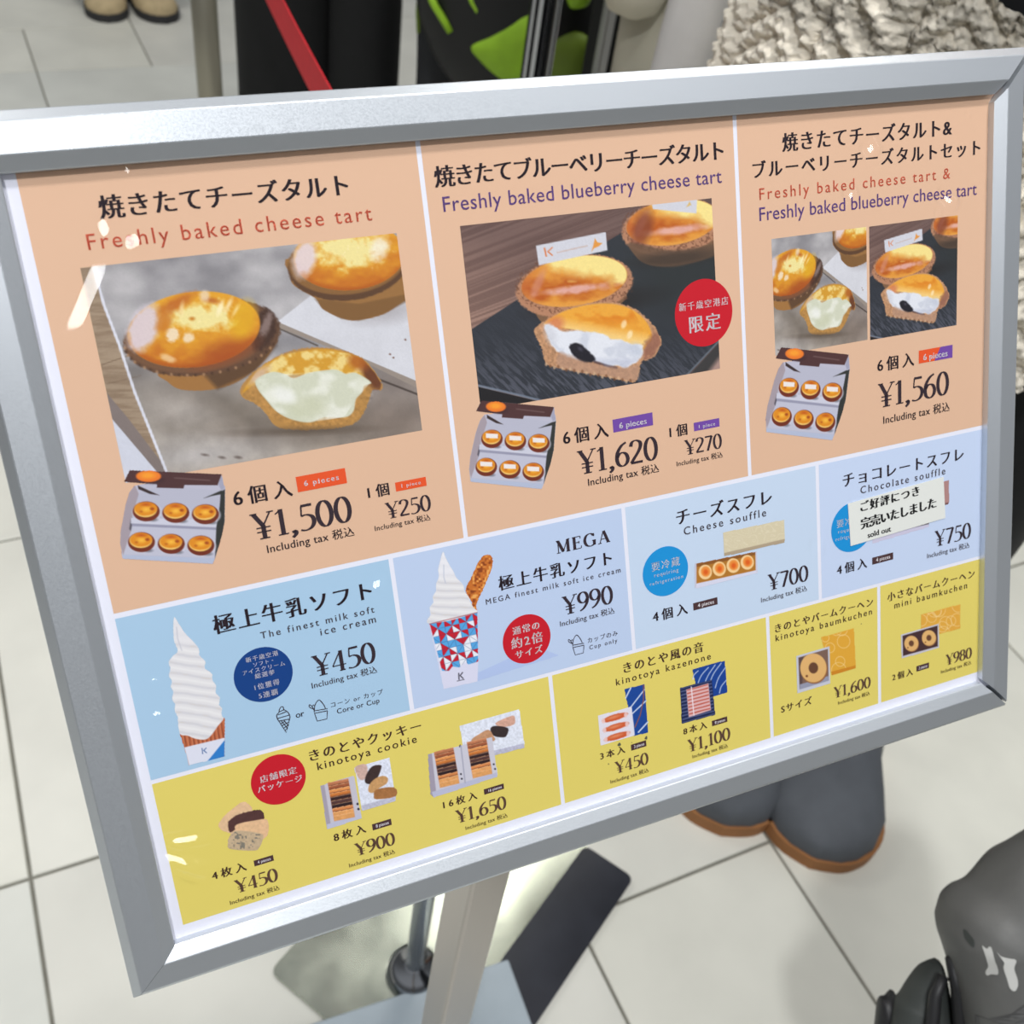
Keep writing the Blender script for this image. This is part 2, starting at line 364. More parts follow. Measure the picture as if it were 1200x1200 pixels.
HB = dict(heavy=.036, thin=.004)      # book-face headings
T('焼きたてチーズタルト', (119, 257), (405, 203), BLK, **HB)
T('Freshly baked cheese tart', (104, 293), (434, 241), RED, heavy=.003)
T('6個入', (275, 592), (340, 563), BLK, heavy=.026)
N('¥1,500', (297, 631), (410, 583), BLK)
T('Including tax 税込', (313.5, 646.5), (414, 617.5), BLK, full=False)
T('1個', (432, 583.5), (454.5, 566), BLK, heavy=.026)
N('¥250', (453, 607.5), (503.5, 580), BLK)
T('Including tax 税込', (439.5, 621.3), (503.7, 602.5), BLK, full=False)
T('焼きたてブルーベリーチーズタルト', (510.7, 220), (846.5, 164), BLK, **HB)
T('Freshly baked blueberry cheese tart', (520, 248.3), (845, 198), PUR, heavy=.003)
T('6個入', (660.7, 521), (711.7, 495), BLK, heavy=.026)
N('¥1,620', (678, 554), (770, 513.3), BLK)
T('Including tax 税込', (689.3, 567.7), (771.7, 544), BLK, full=False)
T('1個', (785, 511.7), (804.5, 497), BLK, heavy=.026)
N('¥270', (802.5, 532.5), (845.3, 508.5), BLK)
T('Including tax 税込', (793, 546), (846.5, 529), BLK, full=False)
T('焼きたてチーズタルト&', (917.3, 178), (1115, 138.3), BLK, **HB)
T('ブルーベリーチーズタルトセット', (882.7, 209.3), (1148.3, 163), BLK, **HB)
T('Freshly baked cheese tart &', (890, 234.3), (1113.3, 196.5), RED, heavy=.003)
T('Freshly baked blueberry cheese tart', (890, 259), (1144.5, 213.7), PUR, heavy=.003)
T('6個入', (1028.3, 434.5), (1070.7, 414), BLK, heavy=.026)
N('¥1,560', (1029, 476.5), (1112, 436), BLK)
T('Including tax 税込', (1035, 495), (1112.7, 471.7), BLK, full=False)
# blue band
T('極上牛乳ソフト', (252.3, 744), (433, 680.5), BLK, **HB)
T('The finest milk soft', (306, 748.5), (437.7, 710), GRY)
T('ice cream', (376, 744.5), (439.5, 721.5), GRY)
N('¥450', (368, 791.5), (438.2, 753.5), BLK)
T('Including tax 税込', (365.7, 806), (441, 780.4), GRY, full=False)
T('or', (347.1, 841.3), (356, 834.2), BLK)
T('コーン or カップ', (388.2, 829), (448.1, 807.3), GRY)
T('Core or Cup', (395.3, 836.3), (443.9, 817.5), GRY)
N('MEGA', (652.5, 648), (714, 620.8), BLK, .19, .06, track=.08)
T('極上牛乳ソフト', (585.3, 691), (715.7, 646.5), BLK, **HB)
T('MEGA finest milk soft ice cream', (569.7, 708.3), (726.7, 664.5), GRY)
N('¥990', (660, 719.5), (717.3, 686.7), BLK)
T('Including tax 税込', (656.4, 732.7), (719.7, 712.3), GRY, full=False)
T('カップのみ', (688.7, 752.7), (723.3, 739.3), GRY)
T('Cup only', (690.7, 760.7), (723, 748), GRY)
T('チーズスフレ', (793.2, 613), (903.5, 574.5), BLK, **HB)
T('Cheese souffle', (801.4, 625.8), (897.3, 596.8), GRY)
T('4個入', (765.3, 728), (805, 707.4), BLK, heavy=.026)
N('¥700', (900, 691), (946.8, 662.9), BLK)
T('Including tax 税込', (891.8, 704.3), (945.3, 686.9), GRY, full=False)
T('チョコレートスフレ', (988, 568.7), (1128.7, 526.7), BLK, **HB)
T('Chocolate souffle', (1008.3, 577.2), (1107.5, 548.5), GRY)
T('4個入', (980.8, 672.8), (1015.5, 654.2), BLK, heavy=.026)
N('¥750', (1095, 639), (1137.8, 613.7), BLK)
T('Including tax 税込', (1086.3, 652.2), (1135.8, 636.7), GRY, full=False)
# yellow band
T('きのとやクッキー', (363.8, 891.3), (492, 845), BRN, **HB)
T('kinotoya cookie', (372.5, 902.3), (487.3, 861), BRN)
T('4枚入', (249.2, 1030), (287.5, 1010.8), BRN, heavy=.03)
N('¥450', (276.5, 1045.5), (324.2, 1018), BRN, .15)
T('Including tax 税込', (269.7, 1058.3), (327, 1038.3), BRN, full=False)
T('8枚入', (392, 986), (427.5, 965.5), BRN, heavy=.03)
N('¥900', (417, 1002), (461.7, 976), BRN, .15)
T('Including tax 税込', (409.3, 1015), (462.3, 995.7), BRN, full=False)
T('16枚入', (520, 947.8), (558, 926.5), BRN, heavy=.03)
N('¥1,650', (535, 964), (592.3, 933), BRN, .15)
T('Including tax 税込', (545.7, 971.7), (594.3, 952.7), BRN, full=False)
T('きのとや風の音', (731, 787), (823.4, 753.4), BRN, **HB)
T('kinotoya kazenone', (722, 802.4), (832.4, 765.5), BRN)
T('3本入', (703.7, 889.5), (731.8, 874), BRN, heavy=.03)
N('¥450', (721, 905), (759.3, 882.8), BRN, .15)
T('Including tax 税込', (715.4, 917), (759.7, 900.3), BRN, full=False)
T('8本入', (801.1, 860.3), (827.9, 845.6), BRN, heavy=.03)
N('¥1,100', (806, 880), (855.3, 853.5), BRN, .15)
T('Including tax 税込', (811.5, 887.7), (852.6, 871.5), BRN, full=False)
T('きのとやバームクーヘン', (908.4, 740), (1022.6, 701.5), BRN, **HB)
T('kinotoya baumkuchen', (908.9, 751), (1021.5, 713), BRN)
T('Sサイズ', (915.6, 835), (950.7, 816), BRN, heavy=.03)
N('¥1,600', (977, 818), (1020, 792.7), BRN, .15)
T('Including tax 税込', (982, 824.7), (1019, 810.4), BRN, full=False)
T('小さなバームクーヘン', (1040, 702.5), (1141.7, 669.5), BRN, **HB)
T('mini baumkuchen', (1048, 712), (1133, 683), BRN)
T('2個入', (1045.6, 797.3), (1069.4, 783), BRN, heavy=.03)
N('¥980', (1108, 777.5), (1138.8, 760.4), BRN, .16)
T('Including tax 税込', (1102.5, 787.3), (1138, 775.4), BRN, full=False)

# coloured tags that say how many pieces
TAGR, TAGP, TAGB = ink('tag_orange', (228, 84, 40)), ink('tag_purple', (112, 72, 160)), ink('tag_brown', (74, 50, 52))
def ctag(q, m, txt, P0, P1, label=None):
    c = SQ(*q); x0 = (c[0][0]+c[3][0])/2; x1 = (c[1][0]+c[2][0])/2; y0 = (c[0][1]+c[1][1])/2; y1 = (c[2][1]+c[3][1])/2
    o = flat('quantity_tag', [(x0, y1), (x1, y1), (x1, y0), (x0, y0)][::-1], m, Z3); pt(o, label)
    if P0 is None:
        w_, h_ = x1-x0, y1-y0
        a = (x0+w_*.18, y1-h_*.28); b = (x1-w_*.15, y1-h_*.80)
        v, fs = text_np(txt); k = (b[0]-a[0])/(v[:, 0].max()-v[:, 0].min()); s = (y0-y1)*.5/(v[:, 1].max())
        pymesh('lettering', [(a[0]+x*k, y1+(y0-y1)*.28+y*s, Z4) for x, y in v], fs, WHT, poster)
    else: T(txt, P0, P1, WHT, heavy=.026)
    return x0, x1, y0, y1
ctag([(346.5, 558.5), (404.2, 548.7), (406.7, 566.3), (348.8, 576.7)], TAGR, '6 pieces', (357, 569.5), (396, 556), 'orange tag reading 6 pieces')
ctag([(463, 565.3), (498.9, 558.8), (499.7, 569.3), (463.8, 576)], TAGR, '1 piece', (470.7, 571), (492.3, 563.5))
ctag([(717.3, 491.7), (764.3, 483.3), (765.3, 498.3), (719, 506.7)], TAGP, '6 pieces', (726, 502.3), (757, 489.5), 'purple tag reading 6 pieces')
ctag([(812.7, 496), (842.7, 489.3), (843, 500), (813.3, 505)], TAGP, '1 piece', (819, 502), (837.5, 494.3))
x0, x1, y0, y1 = ctag([(1076.4, 411), (1116, 404), (1116, 419), (1076.6, 426)], TAGR, '6 pieces', (1082, 422.3), (1110, 410), 'tag half orange, half purple, reading 6 pieces')
flat('quantity_tag', [(x0+(x1-x0)*.46, y1), (x1, y1), (x1, y0), (x0+(x1-x0)*.64, y0)][::-1], TAGP, Z3+.00002)
for q, t_ in (([(812, 706.5), (840.5, 700), (840.8, 707.8), (812.6, 715.7)], '4 pieces'), ([(1021.7, 653.3), (1046.3, 647.5), (1046.7, 655), (1022.2, 662)], '4 pieces'),
              ([(297.5, 1008.3), (320, 1001.7), (320.8, 1008.3), (298, 1015.3)], '4 pieces'), ([(435.7, 965), (458.3, 960), (459, 966.7), (436.7, 972.7)], '8 pieces'),
              ([(566.9, 925), (590, 917.8), (590.6, 923.8), (567.5, 931.6)], '16 pieces'), ([(739, 872.2), (757, 867.7), (757.5, 874.9), (739.7, 878.9)], '3 pieces'),
              ([(834, 844), (852, 840), (852.2, 846.3), (834.4, 850.4)], '8 pieces'), ([(1073.5, 780), (1088.3, 776.9), (1088.7, 783), (1074, 786.6)], '2 pieces')):
    ctag(q, TAGB, t_, None, None)

# round badges
def badge(c, px_edge, m, label, z=Z3):
    a = S(*c); b = S(*px_edge); r = math.hypot(a[0]-b[0], a[1]-b[1])
    o = flat('round_badge', [(a[0]+r*math.cos(t), a[1]+r*math.sin(t)) for t in np.linspace(0, 2*math.pi, 72, endpoint=False)][::-1], m, z); return pt(o, label)
def badge_x(l, r, t, b, m, label, z=Z3):
    """centre from the extremes of the badge outline in the photograph"""
    c = ((l+r)/2, (t+b)/2); k = S(*c); w = abs(S(r, c[1])[0]-S(l, c[1])[0])/2
    h_ = abs(S(c[0], t)[1]-S(c[0], b)[1])/2; rr = (h_+w)/2*.985
    o = flat('round_badge', [(k[0]+rr*math.cos(q), k[1]+rr*math.sin(q)) for q in np.linspace(0, 2*math.pi, 72, endpoint=False)][::-1], m, z); return pt(o, label)
BR_, BD_, BL_ = ink('badge_red', (198, 24, 40)), ink('badge_navy', (14, 62, 130)), ink('badge_blue', (24, 144, 212))
badge_x(790.8, 858.7, 325.8, 407.5, BR_, 'red badge on the blueberry tart photo', Z3)
T('新千歳空港店', (795.8, 365.2), (852.8, 347.3), WHT); T('限定', (808.3, 389), (843.3, 367.3), WHT, heavy=.02)
badge_x(273, 344.5, 757, 823.8, BD_, 'navy badge beside the ice cream cone')
for t_, a_, b_ in (('新千歳空港', (288.3, 776.2), (325.2, 762.2)), ('ソフト・', (297.3, 781.3), (319.5, 771.3)), ('アイスクリーム', (284.7, 790.8), (333.3, 775)),
                   ('総選挙', (299.3, 795.5), (321, 784)), ('1位獲得', (298.8, 808), (326.7, 796)), ('5連覇', (303.8, 818.5), (324.8, 807))): T(t_, a_, b_, WHT)
badge_x(589, 645.6, 718.7, 778.7, BR_, 'red badge beside the large cup')
T('通常の', (601, 743.3), (631.3, 728.7), WHT, heavy=.026); T('約2倍', (599.7, 759.5), (635, 740.5), WHT, heavy=.02); T('サイズ', (604.4, 771), (635, 756), WHT, heavy=.026)
badge_x(752.8, 806.9, 639.6, 699.2, BL_, 'bright blue badge beside the cheese souffle')
T('要冷蔵', (763.8, 669.5), (796, 652.4), WHT); T('requiring', (766.6, 676.6), (794.6, 665.5), WHT); T('refrigeration', (761.6, 686.6), (800, 673.0), WHT)
badge_x(972, 1025.5, 590, 645, BL_, 'bright blue badge half hidden by the sold out sticker')
T('要冷蔵', (980.5, 619), (1008, 603), WHT); T('requiring', (982, 625.5), (1008, 615), WHT); T('refrigeration', (979, 634.3), (1012, 622), WHT)
badge_x(293.3, 359.5, 882.5, 944.2, BR_, 'red badge above the four cookies')
T('店舗限定', (305.3, 916.7), (346.7, 898.7), WHT, heavy=.026); T('パッケージ', (302.5, 928.7), (353.3, 908.3), WHT, heavy=.026)

# little line drawings of cone and cup
def icon(strokes, m=BLK, w=.00032, label=None):
    V, F = [], []
    for P in strokes:
        q = [S(*p) for p in P]; ribbon(np.array(q), lambda d: w, V, F)
    return pt(pymesh('icon', [(x, y, Z4) for x, y in V], F, m, poster), label)
def im(ox, oy, k, L): return [[(ox+x/k, oy+y/k) for x, y in P] for P in L]
icon(im(310, 740, 7.06, [crom([(105, 720), (100, 690), (118, 668), (122, 645), (138, 622), (155, 625), (160, 645), (185, 660), (205, 685), (210, 712), (200, 735)], 4), [(105, 720), (180, 835), (208, 720)],
     [(120, 665), (160, 645)], [(108, 690), (180, 662)], [(108, 718), (205, 690)], [(115, 740), (208, 722)], [(130, 765), (170, 740)], [(140, 780), (205, 745)], [(155, 800), (200, 770)], [(165, 820), (190, 800)], [(135, 735), (190, 800)], [(160, 735), (198, 778)]]), label='line drawing of an ice cream cone')
cup = [crom([(412, 650), (418, 605), (445, 566), (470, 580), (495, 615), (503, 635)], 4), [(410, 655), (520, 637), (517, 655), (413, 675), (410, 655)], [(413, 675), (435, 740), (515, 722), (520, 655)],
       crom([(405, 640), (372, 625), (370, 605), (392, 618), (410, 650)], 4), [(392, 618), (405, 605), (415, 615)]]
icon(im(310, 740, 7.06, cup), label='line drawing of an ice cream cup')
icon([[(674.8+(x-442)/8.35, 755.7+(y-653)/7.5) for x, y in P] for P in cup])

# ------------------------------------------------------------------ printed pictures: colour grids lying on the sheet
def vnoise(x, y, seed=0):
    xi, yi = np.floor(x).astype(np.int64), np.floor(y).astype(np.int64); xf, yf = x-xi, y-yi
    def h(a, b):
        n = (a*374761393 + b*668265263 + seed*982451653) & 0xffffffff; n = ((n ^ (n >> 13))*1274126177) & 0xffffffff
        return ((n ^ (n >> 16)) & 0xffff)/65535.0
    u, v = xf*xf*(3-2*xf), yf*yf*(3-2*yf)
    return (h(xi, yi)*(1-u)+h(xi+1, yi)*u)*(1-v)+(h(xi, yi+1)*(1-u)+h(xi+1, yi+1)*u)*v
def fbm(x, y, s=0, o=3):
    return sum(vnoise(x*2**k, y*2**k, s+k)*.5**k for k in range(o))/sum(.5**k for k in range(o))
class Art:
    """paints flat print; X, Y are the picture's own drawing coordinates"""
    def __init__(s, X, Y): s.X, s.Y = X, Y; s.C = np.zeros(X.shape+(3,)); s.A = np.zeros(X.shape); s.msk = None
    def put(s, a, c):
        c = np.asarray(c, float)
        if c.ndim == 1: c = c[None, None, :]
        if s.msk is not None: a = a*s.msk
        s.C = np.where((s.A < .02)[..., None], c, s.C*(1-a[..., None]) + c*a[..., None]); s.A = np.maximum(s.A, a)
    def fill(s, c): s.put(np.ones(s.X.shape), c)
    def sd(s, P):
        P = np.array(P, float); X, Y = s.X, s.Y; d = np.full(X.shape, 1e9); ins = np.zeros(X.shape, bool)
        for (x1, y1), (x2, y2) in zip(P, np.roll(P, -1, 0)):
            ex_, ey_ = x2-x1, y2-y1; t = np.clip(((X-x1)*ex_+(Y-y1)*ey_)/(ex_*ex_+ey_*ey_+1e-9), 0, 1)
            d = np.minimum(d, (X-x1-t*ex_)**2+(Y-y1-t*ey_)**2)
            c = ((y1 > Y) != (y2 > Y)) & (X < (x2-x1)*(Y-y1)/((y2-y1) if y2 != y1 else 1e-9)+x1); ins ^= c
        d = np.sqrt(d); return np.where(ins, -d, d)
    def poly(s, P, c, soft=.8, smooth=0, al=1.0, rough=0, rs=.4):
        if smooth: P = crom(P, smooth, True)
        d = s.sd(P)
        if rough: d = d + (fbm(s.X*rs, s.Y*rs, 5)-.5)*rough
        a = np.clip(.5-d/soft, 0, 1)*al; s.put(a, c); return d
    def ell(s, cx, cy, rx, ry, c, rot=0, soft=.8, al=1.0, rough=0, rs=.2):
        ca, sa = math.cos(math.radians(rot)), math.sin(math.radians(rot)); u = ((s.X-cx)*ca+(s.Y-cy)*sa)/rx; v = (-(s.X-cx)*sa+(s.Y-cy)*ca)/ry
        q = np.sqrt(u*u+v*v)
        if rough: q = q + (fbm(s.X*rs, s.Y*rs, 9)-.5)*rough
        a = np.clip(.5-(q-1)*min(rx, ry)/soft, 0, 1)*al; s.put(a, c); return q
    def line(s, P, w, c, al=1.0, soft=.8):
        d = np.full(s.X.shape, 1e9)
        for (x1, y1), (x2, y2) in zip(P, P[1:]):
            ex_, ey_ = x2-x1, y2-y1; t = np.clip(((s.X-x1)*ex_+(s.Y-y1)*ey_)/(ex_*ex_+ey_*ey_+1e-9), 0, 1)
            d = np.minimum(d, np.hypot(s.X-x1-t*ex_, s.Y-y1-t*ey_))
        s.put(np.clip(.5-(d-w/2)/soft, 0, 1)*al, c)
    def nz(s, sc, amt, seed=1, sy=None, mask=None, o=3):
        n = (fbm(s.X*sc, s.Y*(sy or sc), seed, o)-.5)*2*amt
        if mask is not None: n = n*mask
        s.C = s.C*(1+n[..., None])
def grid(name, bbox, cell, paint, z, trans=None, mask=True, label=None, clip=None):
    """bbox in photo pixels (l, t, r, b); trans maps photo pixels to the picture's drawing coordinates"""
    if len(bbox) == 4 and not hasattr(bbox[0], '__len__'):
        q = SQ((bbox[0], bbox[1]), (bbox[2], bbox[1]), (bbox[2], bbox[3]), (bbox[0], bbox[3]))
        xa, xb = min(p[0] for p in q), max(p[0] for p in q); ya, yb = max(p[1] for p in q), min(p[1] for p in q)
    else:
        q = SQ(*bbox); xa, xb = (q[0][0]+q[3][0])/2, (q[1][0]+q[2][0])/2; ya, yb = (q[0][1]+q[1][1])/2, (q[2][1]+q[3][1])/2
    nx, ny = int((xb-xa)/cell)+2, int((ya-yb)/cell)+2
    X, Y = np.meshgrid(np.linspace(xa, xb, nx), np.linspace(ya, yb, ny))
    px, py = S_to_px(X, Y)
    if trans is not None: px, py = trans[0][0]*px+trans[0][1]*py+trans[0][2], trans[1][0]*px+trans[1][1]*py+trans[1][2]
    A = Art(px, py); paint(A)
    idx = np.arange(nx*ny).reshape(ny, nx)
    quads = np.stack([idx[:-1, :-1], idx[1:, :-1], idx[1:, 1:], idx[:-1, 1:]], -1).reshape(-1, 4)
    if mask:
        a = A.A; am = (a[:-1, :-1]+a[1:, :-1]+a[1:, 1:]+a[:-1, 1:]).ravel()/4; quads = quads[am > .5]
    u = np.unique(quads); remap = np.full(nx*ny, -1); remap[u] = np.arange(len(u)); quads = remap[quads]
    me = bpy.data.meshes.new(name); co = np.stack([X.ravel()[u], Y.ravel()[u], np.full(len(u), z)], 1)
    me.vertices.add(len(u)); me.vertices.foreach_set('co', co.ravel().astype(np.float32))
    nq = len(quads); me.loops.add(nq*4); me.loops.foreach_set('vertex_index', quads.ravel().astype(np.int32))
    me.polygons.add(nq); me.polygons.foreach_set('loop_start', np.arange(0, nq*4, 4, dtype=np.int32))
    me.update(calc_edges=True)
    at_ = me.color_attributes.new('print', 'FLOAT_COLOR', 'POINT')
    c = np.ones((len(u), 4), np.float32); c[:, :3] = lin(np.clip(A.C.reshape(-1, 3)[u], 0, 255)); at_.data.foreach_set('color', c.ravel())
    me.materials.append(attr_mat('picture_print'))
    return pt(link(bpy.data.objects.new(name, me), poster), label)
def affine(src, dst):
    """least squares map from src (photo pixels) to dst (drawing coordinates)"""
    A = np.array([[x, y, 1] for x, y in src], float); B = np.array(dst, float); R_ = np.linalg.lstsq(A, B, rcond=None)[0]
    return [R_[:, 0], R_[:, 1]]

def custard(A, cx, cy, rx, ry, rot=-8, pale=(236, 220, 150), gold=(222, 158, 44), brown=(190, 104, 32), seed=1, pdx=0, pdy=-10, pr=.5):
    q = A.ell(cx, cy, rx, ry, gold, rot, 1.2)
    m = np.clip(.5-(q-1)*ry/1.2, 0, 1)
    n = fbm(A.X*.07, A.Y*.10, seed); n2 = fbm(A.X*.25, A.Y*.25, seed+4)
    low = np.clip((A.Y-cy)/ry*.7+.15+(q-.55)*.9+(n-.5)*1.1, 0, 1)*m; A.put(low*.85, brown)
    dp = np.sqrt(((A.X-cx-pdx)/(rx*pr*1.15))**2+((A.Y-cy-pdy)/(ry*pr*.95))**2)+(n-.5)*.9+(n2-.5)*.5
    A.put(np.clip((1.0-dp)*2.2, 0, 1)*m, pale)
    A.put(np.clip((q-.86)*4, 0, .5)*m*np.clip((A.Y-cy)/ry, 0, 1), (150, 62, 22))
    A.put(np.clip((n2-.70)*5, 0, .35)*m*np.clip((1.5-dp)*2, 0, 1), (248, 232, 190))
def paint_photo1(A):
    X, Y = A.X, A.Y
    n = fbm(X*.02, Y*.03, 3)
    base = np.array((150, 147, 149.))+((n-.5)*50)[..., None]*np.array((1, .97, .9)); k = np.clip((Y-400)/160, 0, 1)[..., None]
    base = base*(1-k) + np.array((158, 147, 134.))*k + ((n-.5)*40)[..., None]; A.fill((0, 0, 0)); A.C = base*1.06
    A.ell(255, 475, 120, 24, (104, 92, 78), 8, 45, .6); A.ell(385, 500, 100, 20, (98, 86, 76), -4, 34, .6); A.ell(470, 470, 50, 60, (118, 102, 92), 0, 50, .5)
    A.ell(225, 535, 80, 18, (182, 178, 178), -6, 30, .7); A.ell(210, 478, 40, 14, (186, 178, 172), 10, 24, .6); A.nz(.06, .09, 91, mask=np.clip((Y-430)/60, 0, 1))
    # oak board left of the tray
    W_ = [(60, 280), (108, 306), (121.7, 357), (140, 405), (158, 460), (195, 552), (193, 600), (60, 600)]
    A.poly(W_, (160, 140, 118)); g = fbm(X*.03, Y*.35, 8); d = A.sd(W_); A.put(np.clip(-d, 0, 1)*np.clip(g*1.5-.5, 0, .5), (122, 100, 80))
    A.line([(118, 428), (152, 416)], 1.2, (104, 82, 64), .7); A.line([(125, 450), (165, 440)], 1, (104, 82, 64), .4)
    A.poly([(118, 452), (150, 490), (188, 540), (197, 556), (182, 553), (128, 488)], (128, 116, 112)); A.poly([(122, 480), (184, 553), (176, 600), (60, 600), (60, 480)], (206, 208, 220))
    A.line([(108, 306), (121.7, 357), (140, 405), (158, 460), (196, 555)], 3.2, (214, 214, 224))
    # white marble board on the right
    A.poly([(325, 377), (362, 348), (372, 340), (520, 330), (520, 463)], (208, 208, 214)); A.nz(.05, .03, 2)
    A.poly([(325, 377), (325, 384), (360, 397), (420, 421), (520, 470), (520, 460)], (150, 138, 128)); A.line([(327, 385), (352, 396), (372, 405)], 2, (70, 60, 54), .7); A.line([(440, 443), (520, 474)], 2.4, (66, 56, 52), .8)
    A.ell(450, 365, 34, 12, (170, 165, 168), -8, 16, .8)
    for q in ((457, 415), (461, 419), (475, 398)): A.ell(q[0], q[1], 1.3, 1.1, (120, 84, 70))
    # far tart
    A.poly([(340, 322), (345, 335), (370, 350), (378, 362), (400, 373), (420, 375.5), (450, 368), (474, 353), (520, 330), (480, 300), (345, 300)], (150, 108, 62), smooth=4)
    A.put(np.clip(.5-A.sd([(368, 350), (378, 362), (400, 374), (420, 376), (450, 368), (480, 352), (480, 344), (420, 356)])/2, 0, 1)*.5, (104, 74, 44))
    A.ell(408, 309, 71, 43, (92, 64, 44), -6, 1.5, rough=.05, rs=.5); A.ell(407, 305, 69, 40, (176, 126, 66), -6, 2, .5)
    custard(A, 409, 300, 65, 40, -4, seed=21, pdx=2, pdy=-6, pr=.62); A.ell(357, 303, 13, 22, (222, 208, 216), 14, 8, .9, .3); A.ell(445, 291, 10, 14, (240, 232, 214), 20, 8, .8, .6)
    # whole tart
    A.poly([(188, 436), (196, 447), (212, 456.5), (246, 457), (275, 449), (300, 432), (318, 412), (322, 395), (260, 425)], (158, 112, 62), smooth=4); A.put(np.clip(.5-A.sd([(255, 456), (300, 436), (324, 405), (324, 380), (270, 425), (240, 440)])/6, 0, 1)*.75, (74, 54, 42))
    A.ell(237, 395, 92, 45, (98, 70, 52), -7, 1.4, rough=.06, rs=.45); A.ell(232, 392, 87, 44, (132, 94, 66), -7, 3, .5); n = fbm(X*.35, Y*.35, 12)
    A.msk = np.clip(.5-(np.sqrt(((X-237)/91)**2+((Y-394+(X-237)*.12)/45)**2)-1)*44, 0, 1)
    A.ell(309, 385, 14, 26, (66, 46, 38), 18, 5, .9, .5, .3); A.ell(312, 380, 5, 15, (170, 150, 146), 20, 4, .6, .8, .4); A.msk = None
    custard(A, 227, 386, 78, 44, -7, seed=4, pdx=10, pdy=-13, pr=.50)
    A.ell(262, 413, 34, 12, (158, 70, 30), -20, 14, .7); A.ell(285, 375, 14, 22, (222, 172, 34), 15, 10, .7)
    A.ell(169, 384, 17, 28, (214, 202, 212), 22, 7, .92, .35, .15); A.ell(202, 392, 8, 8, (240, 224, 200), 30, 4, .85, .8, .3); A.ell(221, 396, 6, 6, (240, 224, 200), 0, 4, .8, .8, .3); A.ell(197, 420, 9, 4, (236, 200, 150), 20, 3, .8, .5)
    A.ell(206, 356, 22, 7, (182, 96, 36), -28, 7, .8, .4, .2); A.ell(192, 376, 9, 14, (196, 118, 40), 20, 7, .8, .5, .2); A.ell(258, 361, 3, 9, (250, 236, 190), 20, 3, .8, .4); A.ell(268, 357, 2.4, 8, (250, 236, 196), 26, 3, .7, .4); A.ell(276, 364, 2, 7, (248, 232, 180), 30, 3, .6, .4); A.ell(248, 352, 8, 3, (172, 84, 34), 10, 4, .7); A.ell(240, 347, 6, 7, (232, 214, 196), 0, 4, .7, .5); A.ell(213, 362, 3, 8, (240, 216, 160), 8, 3, .7, .5); A.ell(225, 373.5, 3, 2, (190, 110, 20), 0, 3, .9)
    for k in range(26):
        t = math.radians(20+k*6.2); A.ell(236+90*math.cos(t), 396+43*math.sin(t)-8*math.cos(t), 1.6, 1.8, (176, 136, 100) if k % 2 else (70, 48, 36), 0, 1.5, .7)
    # bitten tart
    A.poly([(281, 462), (288, 446), (302, 432), (330, 415), (352, 408.5), (372, 407), (400, 410), (425, 420), (440, 437), (447.5, 450), (446, 457), (436, 458), (430, 476), (420, 492), (404, 500), (372, 503.5), (345, 503.5), (324, 500), (311, 484), (300, 474)], (178, 132, 72), .9, 4, rough=2.5, rs=.5)
    A.nz(.3, .16, 31, mask=np.clip(-A.sd([(281, 462), (330, 412), (400, 408), (447, 450), (420, 495), (350, 505), (310, 485)]), 0, 1))
    A.poly([(284, 460), (302, 434), (330, 417), (372, 409), (400, 412), (425, 422), (444, 445), (436, 452), (417, 440), (372, 440), (330, 440), (300, 450)], (208, 152, 50), 2, 4)
    n = fbm(X*.1, Y*.12, 14); md = np.clip(-A.sd([(290, 450), (330, 414), (372, 409), (410, 414), (444, 447), (417, 440), (340, 440)]), 0, 1); A.put(md*np.clip((n-.45)*4, 0, .8), (240, 220, 150)); A.msk = np.clip(-A.sd([(281, 462), (302, 432), (330, 415), (372, 407), (400, 410), (425, 420), (440, 437), (447.5, 450), (446, 457), (430, 460), (400, 440), (300, 470)]), 0, 1); A.ell(436, 440, 9, 20, (96, 52, 36), -32, 6, .9); A.ell(420, 424, 12, 9, (170, 92, 34), 30, 8, .8); A.ell(303, 440, 6, 15, (206, 178, 160), 50, 6, .8); A.msk = None
    A.poly([(300, 445), (317, 436), (333, 438), (344, 443), (358, 438), (372, 435), (393, 433), (405, 438), (417, 437), (435, 448), (427, 452), (424, 460), (417, 468), (414, 482), (404, 489), (380, 489), (363, 495), (342, 491.5), (325, 483), (313, 470), (302, 456)], (206, 208, 186), 1.4, 4)
    cm = np.clip(-A.sd([(300, 445), (333, 438), (372, 435), (417, 437), (435, 448), (417, 468), (404, 489), (363, 495), (325, 483), (302, 456)]), 0, 1); A.put(cm*np.clip((fbm(X*.05, Y*.06, 41)-.45)*3, 0, .8), (232, 232, 220)); A.ell(360, 478, 22, 13, (196, 198, 168), -6, 10, .6); A.ell(332, 462, 14, 8, (236, 236, 230), 30, 8, .8)
    A.ell(352, 505, 60, 4, (80, 66, 54), -2, 7, .6)
    for q in ((240, 533), (260, 536), (279, 536)): A.ell(q[0], q[1], 4, 1.5, (96, 84, 78), 8, 2, .8, .5)
    A.nz(.9, .03, 77)
